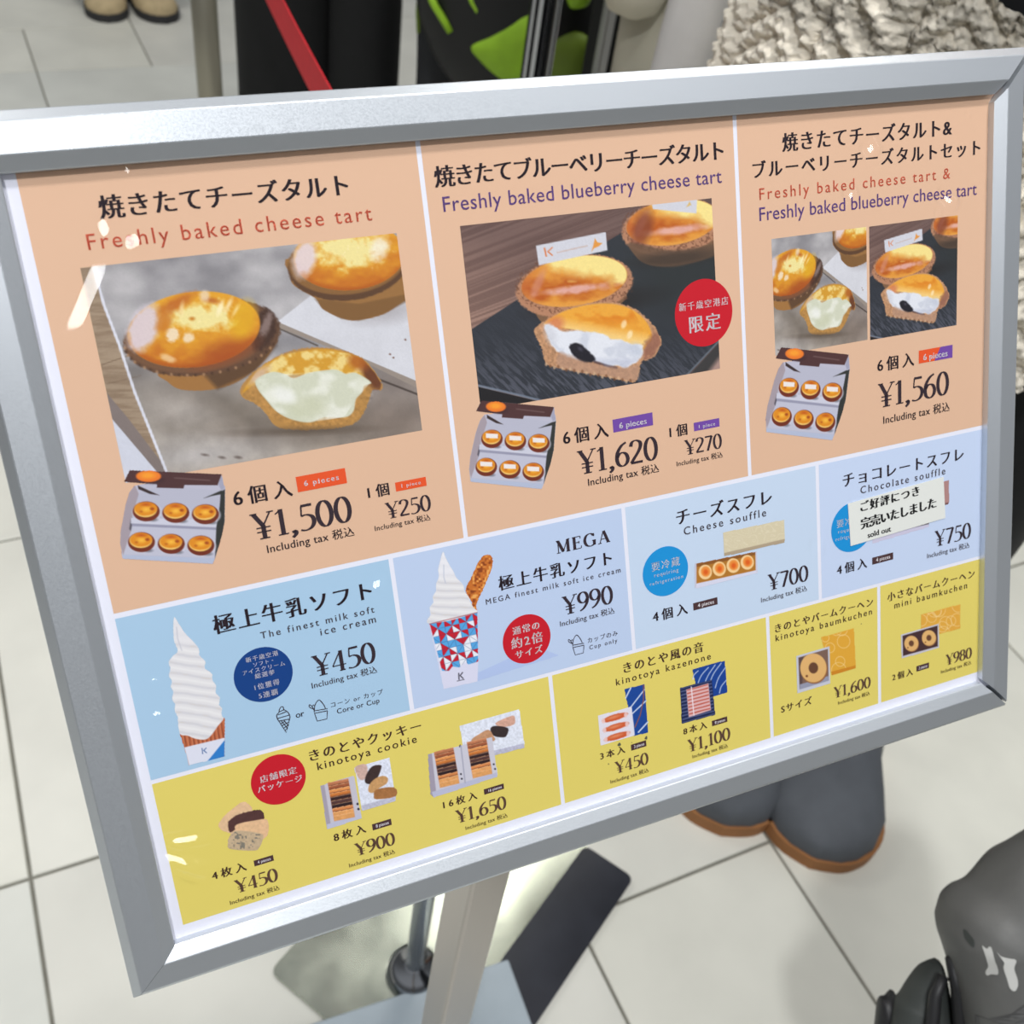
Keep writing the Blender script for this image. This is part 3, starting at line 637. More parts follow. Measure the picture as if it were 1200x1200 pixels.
def paint_photo2(A):
    X, Y = A.X, A.Y
    A.fill((116, 92, 86)); k = np.clip((Y-270)/110-(X-560)/400, 0, 1); A.put(k, (158, 126, 112)); A.put(np.clip((X-690)/120, 0, 1)*.8, (98, 82, 80))
    A.put(np.clip((fbm((X+Y*3)*.02, (Y+X*.38)*.30, 6)-.42)*2.2, 0, .45), (84, 62, 58))
    SL = [(545, 390), (552, 386), (607, 350.5), (640, 333), (711.7, 282.5), (728, 273), (760, 258), (900, 240), (900, 392), (840, 402), (796, 450), (760, 485), (657, 475), (560, 451), (540, 446)]
    A.poly(SL, (50, 53, 60)); m = np.clip(-A.sd(SL), 0, 1)
    A.put(m*np.clip((fbm((X+Y)*.05, (Y-X)*.35, 16)-.42)*2.6, 0, .5)*np.clip((Y-385)/70, .1, 1), (112, 114, 128)); A.put(m*np.clip((X-690)/90, 0, 1)*np.clip((410-Y)/80, 0, 1)*.8, (46, 50, 50))
    A.poly([(540, 449), (560, 453), (657, 476.5), (700, 480), (640, 520), (540, 520)], (34, 32, 34)); A.line([(555, 450.5), (600, 461), (655, 474.5), (672, 478)], 2.6, (112, 122, 138), .9)
    A.poly([(796, 452), (842, 402), (850, 400), (850, 470), (790, 470)], (60, 58, 58), 2); A.line([(790, 455), (842, 400)], 2, (100, 108, 118), .9); A.poly([(818, 452), (848, 412), (852, 460), (810, 460)], (168, 138, 128), 6)
    def tart(cx, cy, rx, ry, sd_, base, rim=(178, 128, 98)):
        A.poly(base, (124, 92, 68), 1.2, 4); A.ell(cx, cy+4, rx, ry, rim, -9, 1.4, 1, .06, .6)
        mm = np.clip(.5-(np.sqrt(((X-cx)/rx)**2+((Y-cy-4)/ry)**2)-1)*ry, 0, 1); A.put(mm*np.clip((fbm(X*.5, Y*.5, sd_)-.5)*4, 0, .7), (108, 70, 52))
        q = A.ell(cx, cy-1.5, rx*.90, ry*.80, (222, 150, 60), -9, 1.4); mq = np.clip(.5-(q-1)*ry, 0, 1); n = fbm(X*.06, Y*.1, sd_+2)
        u = (X-cx)/rx; v = (Y-cy)/ry
        A.put(mq*np.clip(1-abs(v*1.0-.12+u*.22+(n-.5)*.8)*2.0, 0, 1)*np.clip(1.1-u*.5, 0, 1)*.95, (178, 84, 26)); A.put(mq*np.clip((u*.55-v*1.0-.12+(n-.5)*.7)*2.2, 0, 1), (242, 220, 140))
        A.put(mq*np.clip(-u*1.8-.9, 0, .8), (186, 96, 50)); A.ell(cx+2, cy+8, rx*.55, ry*.13, (226, 176, 170), -7, 4, .85, .9, .12); A.ell(cx-rx*.62, cy+2, rx*.07, ry*.5, (206, 140, 120), 25, 4, .6)
        A.put(mq*np.clip((q-.86)*6, 0, .6)*np.clip(v, 0, 1), (226, 160, 80))
    tart(788, 262, 60, 33, 50, [(738, 282), (745, 300), (757, 309), (775, 312), (800, 310), (830, 302), (850, 290), (850, 270), (790, 285)]); A.ell(753, 268, 11, 22, (120, 60, 44), 15, 8, .7)
    A.poly([(738, 284), (745, 300), (757, 309), (775, 312.5), (800, 311), (842, 298), (842, 285), (790, 294)], (98, 76, 60), 3, 4, al=.8)
    A.ell(790, 303, 50, 8, (44, 40, 38), -6, 8, .5); A.ell(700, 355, 70, 14, (40, 38, 38), -8, 12, .8)
    tart(673, 331, 69, 36, 60, [(615, 350), (622, 358), (634, 377), (650, 384), (690, 378), (720, 362), (733, 345), (680, 355)])
    for w_, t_ in ((((763, 236), (817, 228), (816, 250), (765, 245)), 0), (((628, 288), (709.7, 272), (711.7, 293.3), (631.3, 310.8)), 1)):
        A.poly(w_, (206, 206, 214), 1)
        if t_:
            A.line([(638, 291), (640, 300)], 2, (214, 130, 84)); A.line([(647, 290), (642, 295), (647, 299)], 1.6, (214, 130, 84)); A.line([(653, 296), (688, 288)], 1.6, (196, 168, 156), .7); A.poly([(697, 279), (700, 284), (706, 285), (701, 289), (696, 291), (693, 295), (695, 288)], (222, 150, 70), 1)
        else: A.poly([(808, 236), (810, 240), (804, 243)], (214, 180, 110), 1)
    P = [(626, 388), (637, 377), (658, 365), (687, 356), (717, 354), (742, 361), (762, 377), (772, 392), (775, 402), (766, 418), (752, 424), (749, 436), (744, 447), (726, 445), (708, 441), (689, 438), (657, 432), (640, 426), (635, 409)]
    A.poly(P, (186, 140, 104), 1, 4, rough=3, rs=.5); A.nz(.4, .22, 71, mask=np.clip(-A.sd(P), 0, 1))
    A.poly([(637, 380), (658, 366), (687, 357.5), (717, 356), (741, 363), (758, 378), (764, 396), (757, 405), (750, 412), (725, 400), (690, 388), (655, 384)], (232, 164, 60), 2, 4)
    mq = np.clip(-A.sd([(637, 380), (687, 357), (741, 363), (764, 396), (750, 412), (700, 392)]), 0, 1); A.put(mq*np.clip((fbm(X*.05, Y*.08, 81)-.45)*3.5, 0, .8)*np.clip((392-Y)/22, 0, 1), (214, 120, 28)); A.put(mq*np.clip((Y-376+(X-690)*-.18)/16, 0, .8), (244, 210, 140)); A.ell(650, 380, 11, 8, (206, 120, 84), -25, 7, .8); A.ell(731, 380, 3, 5, (250, 230, 190), 20, 2, .7); A.ell(738, 392, 3, 5, (250, 230, 190), 20, 2, .7)
    A.msk = np.clip(-A.sd(P), 0, 1); A.ell(764, 405, 9, 18, (140, 90, 76), 30, 6, .7, .8, .3); A.msk = None
    CR = [(638, 380), (650, 383), (660, 388), (674, 387), (690, 389), (704, 390), (716, 397), (728, 398), (740, 403), (752, 404), (753, 415), (747, 424), (740, 427), (733, 432), (722, 428), (712, 430), (700, 424), (684, 423), (668, 419), (655, 413), (644, 401)]
    A.poly(CR, (224, 226, 233), 2.2, 4, rough=2.5, rs=.25); mc = np.clip(-A.sd(CR)/2, 0, 1); A.put(mc*np.clip((fbm(X*.07, Y*.09, 47)-.5)*4, 0, .7), (196, 200, 212)); A.put(mc*np.clip((Y-417)/14, 0, .5), (176, 180, 200)); A.ell(645, 392, 6, 12, (200, 200, 208), -20, 7, .6); A.ell(744, 410, 8, 8, (190, 196, 210), 0, 8, .6)
    A.poly([(667, 405), (673, 402), (681, 404), (688, 410), (696, 418), (697, 423), (688, 425), (678, 422), (670, 414)], (34, 32, 40), 2.2, 4, rough=2, rs=.4); A.ell(680, 409, 3, 2, (88, 84, 100), 30, 3, .6); A.line([(697, 424), (712, 429), (722, 431)], 3, (58, 44, 56), .7, 2)
    A.poly([(655, 413), (668, 416), (690, 425), (730, 431), (748, 428), (744, 446), (708, 440), (657, 431)], (176, 140, 120), 3, 4, al=.6, rough=2)
    for k in range(22): A.ell(640+k*4.7, 427+k*.9+(k % 3), 1.5, 2, (120, 80, 54) if k % 2 else (212, 176, 140), 0, 1.2, .7)
    A.nz(.9, .03, 78)
p1q = [(94.5, 314), (464.7, 273.3), (494.7, 504.2), (147, 566)]
grid('photo_print', p1q, .00034, paint_photo1, Z2, mask=False, label='printed photo of three golden cheese tarts on stone')
grid('photo_print', [(539.7, 265), (834.2, 232), (843.7, 442.6), (561.4, 469.5)], .00034, paint_photo2, Z2, mask=False, label='printed photo of blueberry tarts on black slate')
t3 = affine([(928, 318), (1002, 310), (974, 362), (947, 330), (984, 337)], [(227, 386), (415, 372), (365, 457), (300, 400), (405, 412)])
grid('photo_print', [(904, 280), (1015.2, 266), (1016.4, 399), (908.4, 416)], .00034, paint_photo1, Z2, trans=t3, mask=False, label='small printed photo of the cheese tarts')
t4 = affine([(1036.6, 280), (1080, 271), (1096, 297), (1073, 346), (1028, 352), (1112, 350), (1105, 288)], [(628, 288), (709.7, 272), (741, 320), (700, 400), (620, 395), (775, 402), (757, 309)])
grid('photo_print', [(1018, 265), (1122, 253), (1121, 381), (1020, 398.4)], .00034, paint_photo2, Z2, trans=t4, mask=False, label='small printed photo of the blueberry tarts')

# open boxes of six tarts, drawn in an enlarged coordinate system 1000 wide
def paint_box(flags):
    def f(A):
        A.poly([(285, 215), (240, 270), (205, 380), (160, 620), (155, 740), (180, 860), (970, 905), (1000, 830), (1075, 530), (1080, 250), (1045, 118), (600, 180)], (186, 184, 200), 6)
        A.poly([(285, 215), (240, 270), (205, 380), (160, 620), (155, 740), (185, 830), (250, 620), (260, 500), (320, 290)], (164, 152, 160), 6)
        A.poly([(320, 290), (520, 220), (1030, 260), (1025, 400), (1010, 520), (260, 500)], (182, 182, 198), 6); A.poly([(250, 500), (262, 500), (262, 630), (235, 600)], (90, 86, 96), 10)
        A.poly([(250, 545), (1000, 580), (1000, 610), (265, 575)], (150, 150, 170), 8); A.poly([(250, 500), (1010, 520), (1000, 585), (250, 548)], (202, 202, 216), 8)
        A.poly([(260, 575), (1000, 608), (985, 850), (185, 820), (250, 620)], (190, 190, 206), 8); A.poly([(180, 825), (985, 855), (970, 905), (180, 860)], (178, 186, 208), 6)
        A.poly([(310, 215), (500, 302), (420, 292), (315, 248)], (60, 46, 46), 8); A.poly([(890, 328), (1040, 262), (1060, 262), (1060, 290), (960, 310)], (52, 52, 48), 8)
        A.poly([(1040, 270), (1078, 250), (1075, 530), (1050, 660), (990, 855), (1000, 590), (1030, 400)], (52, 54, 52), 8); A.poly([(1045, 118), (1075, 240), (1045, 258), (1020, 210)], (160, 160, 180), 6)
        A.poly([(240, 82), (1048, 118), (1012, 215), (722, 212), (712, 243), (478, 236), (480, 205), (188, 185)], (80, 52, 52), 6)
        A.ell(445, 165, 85, 34, (58, 38, 42), 0, 30, .7); A.ell(405, 135, 110, 50, (232, 120, 44), 0, 8); A.ell(400, 128, 66, 28, (246, 160, 50), 0, 30, .9); A.line([(635, 150), (940, 172)], 9, (126, 100, 98), .7, 10)
        for k, (cx, cy) in enumerate(((385, 435), (645, 448), (905, 460), (343, 705), (605, 720), (865, 735))):
            A.ell(cx+5, cy+16, 130, 88, (206, 204, 216), 0, 12, .75); A.ell(cx+60, cy+82, 40, 16, (70, 72, 78), 0, 14, .55)
            A.ell(cx, cy+9, 119, 88, (112, 48, 32), 0, 8); A.ell(cx-6, cy-6, 100, 66, (238, 196, 110), 0, 8); A.ell(cx-4, cy-14, 98, 60, (222, 140, 36), 0, 10, 1, .15, .02)
            A.put(np.clip(1-np.sqrt(((A.X-cx+2)/70)**2+((A.Y-cy+52)/26)**2), 0, 1)*.9, (186, 82, 26))
            A.put(np.clip(1-np.sqrt(((A.X-cx)/60)**2+((A.Y-cy+8)/36)**2), 0, 1), (248, 190, 70)); A.ell(cx+52, cy-14, 18, 13, (150, 60, 24), 0, 12, .8); A.ell(cx-44, cy+10, 14, 10, (170, 80, 24), 0, 12, .6)
            if flags[k]: A.poly([(cx-72, cy-42), (cx+62, cy-40), (cx+66, cy+2), (cx-66, cy+2)], (236, 228, 224), 8)
    return f
BX = [(188, 185), (1045, 118), (180, 860), (970, 905), (155, 740), (1078, 250)]
for pts_, fl, bb, lab in (([(145.1, 564.7), (259.3, 555.7), (144, 654.7), (249.3, 660.7), (140.7, 638.7), (263.7, 573.3)], [0]*6, (138, 546, 268, 668), 'printed picture of a box of six cheese tarts'),
                    ([(557.5, 483), (649.4, 476.3), (551.5, 565), (634.5, 573.8), (549.5, 548), (651, 493)], [1]*6, (545, 466, 656, 580), 'printed picture of a box of six blueberry tarts'),
                    ([(909.3, 420.6), (994.3, 416.3), (897.6, 506.2), (975.3, 516.6), (896.5, 490), (995, 431)], [1, 1, 1, 0, 0, 0], (892, 404, 998, 522), 'printed picture of a box of mixed tarts')):
    grid('box_picture', bb, .00026, paint_box(fl), Z3, trans=affine(pts_, BX), label=lab)

# soft ice creams
def swirl(A, P, seed, slope=.14, per=11.5):
    A.poly(P, (226, 224, 226), .9, 5); m = np.clip(-A.sd(crom(P, 5, True)), 0, 1)
    w = (A.Y-slope*A.X+4*fbm(A.X*.05, A.Y*.05, seed))/per; s = np.sin(w*2*math.pi)
    A.put(m*np.clip(s-.35, 0, 1)*.55, (184, 184, 194)); A.put(m*np.clip(-s-.4, 0, 1)*.7, (244, 243, 242)); A.put(m*np.clip(s-.8, 0, 1)*np.clip((fbm(A.X*.12, A.Y*.2, seed+3)-.5)*5, 0, 1)*.9, (224, 200, 160))
    return m
def paint_cone(A):
    A.poly([(210.8, 860), (216, 876), (222, 898), (263, 889), (263.5, 840), (258, 846), (240, 866)], (186, 98, 62), 1)
    m = np.clip(-A.sd([(210.8, 860), (217, 877), (263, 866), (263.5, 842), (240, 866)]), 0, 1); A.put(m*np.clip(np.sin((A.X-A.Y*.15)*1.25)*1.5, 0, .6), (126, 60, 40)); A.put(m*np.clip(np.sin((A.X-A.Y*.15)*1.25+2)*1.2, 0, .4), (224, 150, 110))
    P = [(204, 723), (209, 730), (217, 742), (226, 751), (233, 760), (234, 768), (240.5, 775), (240, 783), (248, 789), (249, 797), (253, 803), (253, 812), (257.5, 817), (257, 826), (260, 830), (259.5, 838), (262, 842), (255, 851), (247, 862), (240, 866.5), (229, 865.5), (220, 862), (211.5, 860.5), (209, 851), (208, 840), (204.5, 832), (205, 825), (201.5, 819), (203, 811), (200, 804), (201.5, 798), (198, 792), (199.5, 783), (197.5, 776), (202, 769), (208, 763), (204.5, 752), (203, 740)]
    m = swirl(A, P, 5); A.put(m*np.clip((758-A.Y)/10, 0, 1)*.8, (228, 226, 230)); A.line([(207, 735), (208, 748), (213, 762)], 1.6, (196, 196, 206), .7)
    A.poly([(216, 875.8), (263.3, 864.3), (263, 888), (222, 899)], (220, 222, 236), 1); A.poly([(263.3, 867), (263, 888), (241, 894.5)], (46, 124, 200), 1)
    A.line([(236.7, 877), (237.5, 883)], 1.1, (50, 90, 150)); A.line([(241.5, 876.5), (238.8, 879.4), (242, 882)], 1, (50, 90, 150))
grid('ice_cream_picture', (190, 718, 268, 897), .00026, lambda A: (paint_cone(A), setattr(A, 'A', A.A*(A.Y < 896.3-(A.X-222)*.245+.6))), Z3, label='printed picture of a soft ice cream cone')
def paint_cup(A):
    X, Y = A.X, A.Y
    A.put(np.clip(.5-A.sd([(556, 790), (600, 770), (640, 762), (655, 768), (600, 785), (560, 798)])/1.0, 0, 1)*1.0, (176, 194, 232))
    A.poly([(502.7, 730.5), (559.5, 716.5), (560.4, 776), (559.5, 798.5), (520, 807.5), (514, 780)], (216, 216, 236), 1)
    u = (X-502.7-(Y-730)*.20)/8.8; v = (Y-730.6+(X-502.7)*.24)/8.6; iu, iv = np.floor(u).astype(int), np.floor(v).astype(int); fu, fv = u-iu, v-iv
    alt = (iu+iv) % 2 == 0; tri = np.where(alt, fu > fv, fu+fv > 1).astype(int); h = (iu*7+iv*13+tri*5+(iu*iv) % 5) % 7
    m = np.clip(.5-A.sd([(503.5, 731), (559.4, 717.5), (560.4, 775), (549, 778.5), (545, 776), (538, 782), (530, 781), (526, 786), (518, 786)])/1, 0, 1)
    for k, c in ((0, (196, 28, 48)), (1, (86, 164, 222)), (2, (232, 234, 242)), (3, (86, 164, 222)), (4, (232, 234, 242)), (5, (86, 164, 222)), (6, (196, 28, 48))): A.put(m*(h == k), c)
    ed = np.minimum(np.minimum(np.minimum(fu, 1-fu), np.minimum(fv, 1-fv)), np.where(alt, abs(fu-fv), abs(fu+fv-1))*.7); A.put(m*np.clip(1-ed*14, 0, 1)*.45, (50, 70, 110))
    B = [(566, 651.5), (571, 650), (577, 653), (576.5, 665), (573, 674), (569, 684), (565, 693), (560, 703), (557.5, 711), (559, 715), (555, 716.5), (553, 712), (553, 706), (549, 699), (545.5, 692), (548, 685), (552, 677), (556, 668), (561, 658)]
    A.poly(B, (200, 112, 44), 1, 3, rough=1.5, rs=1); mb = np.clip(-A.sd(B), 0, 1); n = vnoise(X*.42, Y*.42, 3); A.put(mb*np.clip((n-.58)*4, 0, .9), (240, 176, 96)); A.put(mb*np.clip((.38-n)*4, 0, .8), (122, 52, 22))
    P = [(519, 646.5), (522, 653), (526.7, 662), (531, 669), (534.8, 677), (540, 682), (543.5, 687), (544.5, 693), (549, 699), (551, 705), (555, 712), (559.5, 717), (545, 722), (525, 727.5), (503, 730.5), (500.5, 727), (504.5, 720), (503.5, 712), (507.5, 706), (507, 699), (511, 692), (511, 684), (514, 676), (513.3, 668), (515.5, 658)]
    m = swirl(A, P, 15, .05, 9.5); A.put(m*np.clip((682-Y)/10, 0, 1)*.75, (234, 234, 240)); A.line([(520, 662), (520, 676), (522, 683)], 1.4, (190, 194, 210), .7); A.line([(503, 731.2), (559.5, 717.6)], .9, (150, 60, 70), .8)
    A.line([(537.5, 789), (537.9, 796)], 1.3, (50, 46, 60)); A.line([(542, 788), (539.2, 791.5), (542.6, 795)], 1.2, (50, 46, 60)); A.line([(535.8, 798), (544, 796.2)], .7, (50, 46, 60))
grid('ice_cream_picture', (498, 642, 660, 810), .00026, lambda A: (paint_cup(A), setattr(A, 'A', A.A*(A.Y < 826.5-(A.X-485.5)*.245))), Z2+.00001, label='printed picture of a large ice cream cup with an almond stick')

# smaller product pictures
def Q(A, pts, c, soft=.8, **k): return A.poly(pts, c, soft, **k)
def paint_souffle(A):
    Q(A, [(847.3, 624), (918.8, 609), (919.3, 632), (848.2, 649)], (214, 202, 170)); A.put(np.clip(-A.sd([(847.3, 624), (918.8, 609), (919.3, 632), (848.2, 649)]), 0, 1)*np.clip(np.sin(fbm(A.X*.06, A.Y*.09, 3)*50)-.5, 0, .6), (228, 218, 192)); Q(A, [(848.2, 648), (919.3, 631.5), (919.3, 635.5), (848.3, 652)], (176, 158, 132))
    Q(A, [(815.3, 660.5), (886, 646.3), (886.5, 668.5), (815.5, 684.5)], (178, 118, 44)); Q(A, [(815.3, 660.5), (886, 646.3), (886.2, 650), (815.5, 664.5)], (140, 88, 40)); Q(A, [(815.3, 684), (886.5, 668), (887.8, 671.5), (815.5, 690)], (214, 214, 232)); Q(A, [(813.8, 660), (816, 660), (816, 686), (814, 690)], (200, 198, 214)); Q(A, [(885, 646.5), (887, 646.5), (887.5, 670), (885.5, 670)], (206, 204, 220))
    for k in range(4):
        cx, cy = 826.3+k*16.4, 670.3-k*3.8; A.ell(cx, cy, 7.8, 8.6, (244, 206, 148), 0, .9); A.ell(cx+.5, cy-.6, 5.4, 6, (236, 142, 60), 0, 1.6); A.ell(cx+.5, cy, 2.6, 3, (222, 96, 30), 0, 2.4)
grid('product_picture', (811, 604, 922, 693), .00026, paint_souffle, Z3, label='printed picture of four cheese souffles in a long box')
def paint_choc(A):
    Q(A, [(1030, 585), (1112, 562.8), (1112, 588.5), (1030, 606)], (174, 132, 128)); Q(A, [(1030, 606), (1112, 588.5), (1111, 591), (1030, 609)], (120, 84, 84))
    Q(A, [(1020, 600), (1088, 608), (1088.5, 615.5), (1024, 631)], (84, 78, 80)); Q(A, [(1022, 629), (1088.5, 614), (1088.5, 617.5), (1022, 637)], (202, 198, 220))
grid('product_picture', (1018, 560, 1115, 640), .0003, paint_choc, Z2+.00001, label='printed picture of the chocolate souffles, mostly covered')
def biscuits(A, x, y, w, h, sl):
    """open tray with a row of stacked biscuits"""
    cols = [(190, 120, 84), (164, 92, 60), (226, 148, 84), (206, 122, 58), (52, 34, 36), (84, 56, 54), (44, 30, 34), (214, 134, 78), (226, 160, 98), (222, 158, 96)]; n = len(cols)
    P = [(x, y), (x+w, y-w*sl), (x+w+h*.17, y-w*sl+h), (x+h*.17, y+h)]; A.poly(P, (200, 120, 70), 1.4)
    m = np.clip(.5-A.sd(P), 0, 1); v = np.clip((A.Y-y+(A.X-x)*sl)/h, 0, .999); k = (v*n).astype(int); f = v*n-k
    for i, c in enumerate(cols): A.put(m*(k == i), c)
    A.put(m*np.clip((f-.65)*2.5, 0, .6)*(k < 8), (100, 56, 40)); A.put(m*np.clip((.25-f)*3, 0, .5), (244, 196, 150)); A.nz(.5, .08, 3, mask=m)
def paint_tray8(A):
    Q(A, [(415.3, 899.5), (456, 887.5), (463.8, 936), (424, 948)], (222, 226, 240)); Q(A, [(423, 944), (463.5, 932.5), (464, 938), (424, 950)], (190, 190, 208))
    Q(A, [(416, 899), (429, 895.5), (430, 910), (421.5, 913.5)], (206, 172, 160), 1.2, smooth=3); Q(A, [(436, 898), (446, 896.5), (446.5, 901), (442, 912), (436, 918.5), (428, 917), (429, 908)], (62, 46, 44), 1, smooth=3)
    Q(A, [(440, 912), (449, 909), (454.5, 912), (453, 918), (445, 923), (437, 929), (431.5, 927), (433, 919)], (200, 152, 100), 1, smooth=3); Q(A, [(441, 925), (462, 922.5), (463.5, 933), (441, 936.5), (438, 932)], (166, 112, 66), 1, smooth=3); A.nz(.5, .1, 5)
    Q(A, [(375.3, 920.5), (414.5, 908.5), (423.5, 957.5), (383.3, 971.5)], (198, 194, 206)); Q(A, [(375.3, 920.5), (380, 919.3), (388, 969), (383.3, 971.5)], (166, 158, 172)); Q(A, [(383, 966), (423, 953), (424, 958.5), (383.5, 971.8)], (190, 192, 214))
    biscuits(A, 384, 917, 24, 45, .20); A.ell(419, 942, 1.4, 1.4, (40, 36, 46)); A.ell(420, 948, 1.4, 1.4, (40, 36, 46))
grid('product_picture', (372, 884, 467, 975), .00026, paint_tray8, Z3, label='printed picture of eight biscuits in a tray')
def paint_tray16(A):
    Q(A, [(538.5, 850.3), (608.3, 831), (614.5, 872), (545, 890)], (224, 228, 240)); Q(A, [(560, 884), (614, 871), (614.5, 876), (561, 890)], (186, 186, 206))
    Q(A, [(582, 846), (600, 838.5), (603.5, 842), (602, 849), (589, 852), (582, 850)], (214, 166, 146), 1, smooth=3); Q(A, [(574.5, 854), (580, 850.5), (595, 853), (594, 861), (590, 864), (578, 862)], (56, 44, 44), 1, smooth=3); Q(A, [(553, 866), (560, 861), (572, 855), (578, 862), (579, 868), (560, 872), (553, 870)], (196, 146, 110), 1, smooth=3); A.nz(.5, .1, 5)
    Q(A, [(501.3, 883.8), (576.5, 863.5), (583, 908), (508, 933)], (204, 202, 214)); Q(A, [(501.3, 883.8), (506, 882.5), (511, 928), (508, 933.5), (504.5, 931)], (162, 154, 170)); Q(A, [(506, 928), (582, 905), (582.8, 910), (508, 934.5)], (186, 188, 212)); A.line([(540, 874), (545, 917)], 1.4, (166, 166, 184)); A.line([(539, 872.6), (538.5, 875)], 1.2, (80, 76, 90))
    biscuits(A, 508.5, 881, 22.5, 42, .24); biscuits(A, 547, 869.8, 22.5, 42, .24)
    for q in ((540, 907), (541, 912.5), (578.5, 895.5), (580, 901)): A.ell(q[0], q[1], 1.1, 1.1, (44, 40, 52))
grid('product_picture', (498, 828, 618, 938), .00026, paint_tray16, Z3, label='printed picture of sixteen biscuits in two trays')
def paint_cookies(A):
    Q(A, [(284, 939.5), (291, 942), (296, 949), (290, 958), (283, 968), (275, 977), (266, 975), (259, 972), (256, 966), (262, 957), (272, 948)], (226, 188, 148), 1, smooth=4)
    Q(A, [(269, 961), (280, 954), (300, 949), (307, 950), (309.5, 959), (300, 961), (283, 965), (274, 973), (269, 975), (267, 967)], (84, 54, 52), 1, smooth=4, rough=1); Q(A, [(275, 970), (280, 965), (300, 961), (312, 960), (315, 968), (313, 979), (306, 983), (300, 977), (282, 975)], (228, 186, 144), 1, smooth=4)
    Q(A, [(268, 982), (275, 974), (290, 974), (306, 977), (308.5, 981), (304, 993), (298, 996.5), (280, 996), (268, 994), (267, 989)], (196, 172, 140), 1, smooth=4); m = np.clip(-A.sd([(268, 982), (275, 974), (306, 977), (304, 993), (280, 996), (268, 994)]), 0, 1); A.put(m*np.clip((vnoise(A.X*.5, A.Y*.5, 4)-.6)*5, 0, .8), (110, 108, 100)); A.nz(.4, .06, 5)
grid('product_picture', (253, 936, 318, 1000), .00026, paint_cookies, Z3, label='printed picture of four cookies')
def paint_stick3(A):
    B = [(731.6, 807.4), (755.4, 801.8), (759.7, 858), (743, 862.5)]; Q(A, B, (24, 70, 150)); m = np.clip(-A.sd(B), 0, 1)
    for a, b, w in (((733, 818), (739, 806), 1.4), ((738, 830), (755, 808), 1.3), ((741, 836), (757, 821), 1.3), ((748, 858), (759, 846), 1.5)): A.line([a, b], w, (214, 222, 238))
    A.line([(754, 803), (754, 820), (750, 838), (744, 852)], 1.1, (150, 84, 60)); Q(A, [(700.3, 838.9), (740, 827.6), (743.8, 861.4), (704, 873.5)], (226, 222, 232))
    for k in range(3):
        A.ell(720.5+k*1.4, 840.6+k*11, 15, 3.6, (206, 92, 50), -17, 1, rough=.2, rs=.5); A.ell(718.5+k*1.4, 840.4+k*11, 8, 1.6, (232, 150, 110), -17, 2, .7); A.ell(707+k*1.4, 844.6+k*11, 2, 3, (236, 200, 196), 0, 1, .9); A.ell(733+k*1.4, 837.6+k*11, 2, 3, (236, 200, 196), 0, 1, .9)
grid('product_picture', (697, 799, 763, 877), .00026, paint_stick3, Z3, label='printed picture of three wrapped almond sticks and a blue box')
def paint_stick8(A):
    B = [(811, 784.2), (849.3, 774), (852.2, 811), (820, 821)]; Q(A, B, (24, 66, 146))
    for a, b in (((812, 796), (818, 786)), ((818, 800), (830, 782)), ((824, 806), (838, 779)), ((831, 802), (845, 777)), ((838, 806), (850, 782)), ((843, 812), (851, 797))): A.line(crom([a, ((a[0]+b[0])/2-2, (a[1]+b[1])/2), b], 4), 1.0, (206, 216, 236), .9)
    P = [(796.5, 806), (834, 796.5), (838, 837.5), (799, 848)]; Q(A, P, (26, 36, 78)); Q(A, [(804, 808), (830, 800.5), (833, 832), (807, 840.5)], (224, 178, 178), 1); m = np.clip(-A.sd([(804, 808), (830, 800.5), (833, 832), (807, 840.5)]), 0, 1)
    A.put(m*np.clip(np.sin((A.Y+A.X*.27)*2*math.pi/4.1)*1.5, 0, .85), (190, 84, 66)); A.line([(810, 805), (813, 838)], 1.2, (240, 224, 230)); A.put(np.clip(-A.sd(P), 0, 1)*(1-m)*np.clip(np.sin((A.Y+A.X*.27)*2*math.pi/4.1), 0, .35), (170, 180, 214))
grid('product_picture', (793, 771, 856, 851), .00026, paint_stick8, Z3, label='printed picture of eight wrapped almond sticks and a blue box')
def rings(A, P, seed):
    m = np.clip(-A.sd(P), 0, 1); r = np.random.RandomState(seed)
    x0_, x1_, y0_, y1_ = min(p[0] for p in P), max(p[0] for p in P), min(p[1] for p in P), max(p[1] for p in P)
    for k in range(7):
        cx, cy, rr = r.uniform(x0_, x1_), r.uniform(y0_, y1_), r.uniform(4, 9); d = abs(np.hypot(A.X-cx, (A.Y-cy)*.95)-rr); A.put(m*np.clip(1-d/.8, 0, 1)*.7, (242, 212, 150))
def ringcake(A, cx, cy, r):
    A.ell(cx+r*.04, cy+r*.10, r*1.03, r*1.1, (150, 98, 60), 0, 1.2); A.ell(cx, cy, r, r*1.1, (226, 178, 112), 0, 1.2); A.ell(cx, cy, r*.36, r*.42, (104, 68, 48), 0, 1.2); A.ell(cx-r*.5, cy+r*.62, r*.09, r*.09, (120, 70, 40), 0, 1)
def paint_baum(A):
    L_ = [(961.9, 746.7), (1000.5, 736.3), (1002.7, 782.9), (974.5, 791)]; Q(A, L_, (224, 166, 56)); rings(A, L_, 3); Q(A, [(974, 787), (1002.6, 779.5), (1002.8, 783), (974.8, 791.5)], (206, 134, 36))
    Q(A, [(932.9, 768.8), (971.9, 757.2), (973, 800.7), (934.4, 812.4)], (198, 200, 212)); Q(A, [(935.3, 770.5), (970, 760.2), (971, 797), (936.8, 807.5)], (124, 96, 84)); Q(A, [(936, 771), (941, 769.5), (940, 805), (937, 806)], (92, 72, 70)); Q(A, [(937, 802), (971, 792), (971, 797.5), (937, 808)], (150, 152, 172)); ringcake(A, 953, 782.6, 15.4)
grid('product_picture', (930, 733, 1005, 815), .00026, paint_baum, Z3, label='printed picture of a ring cake in a box')
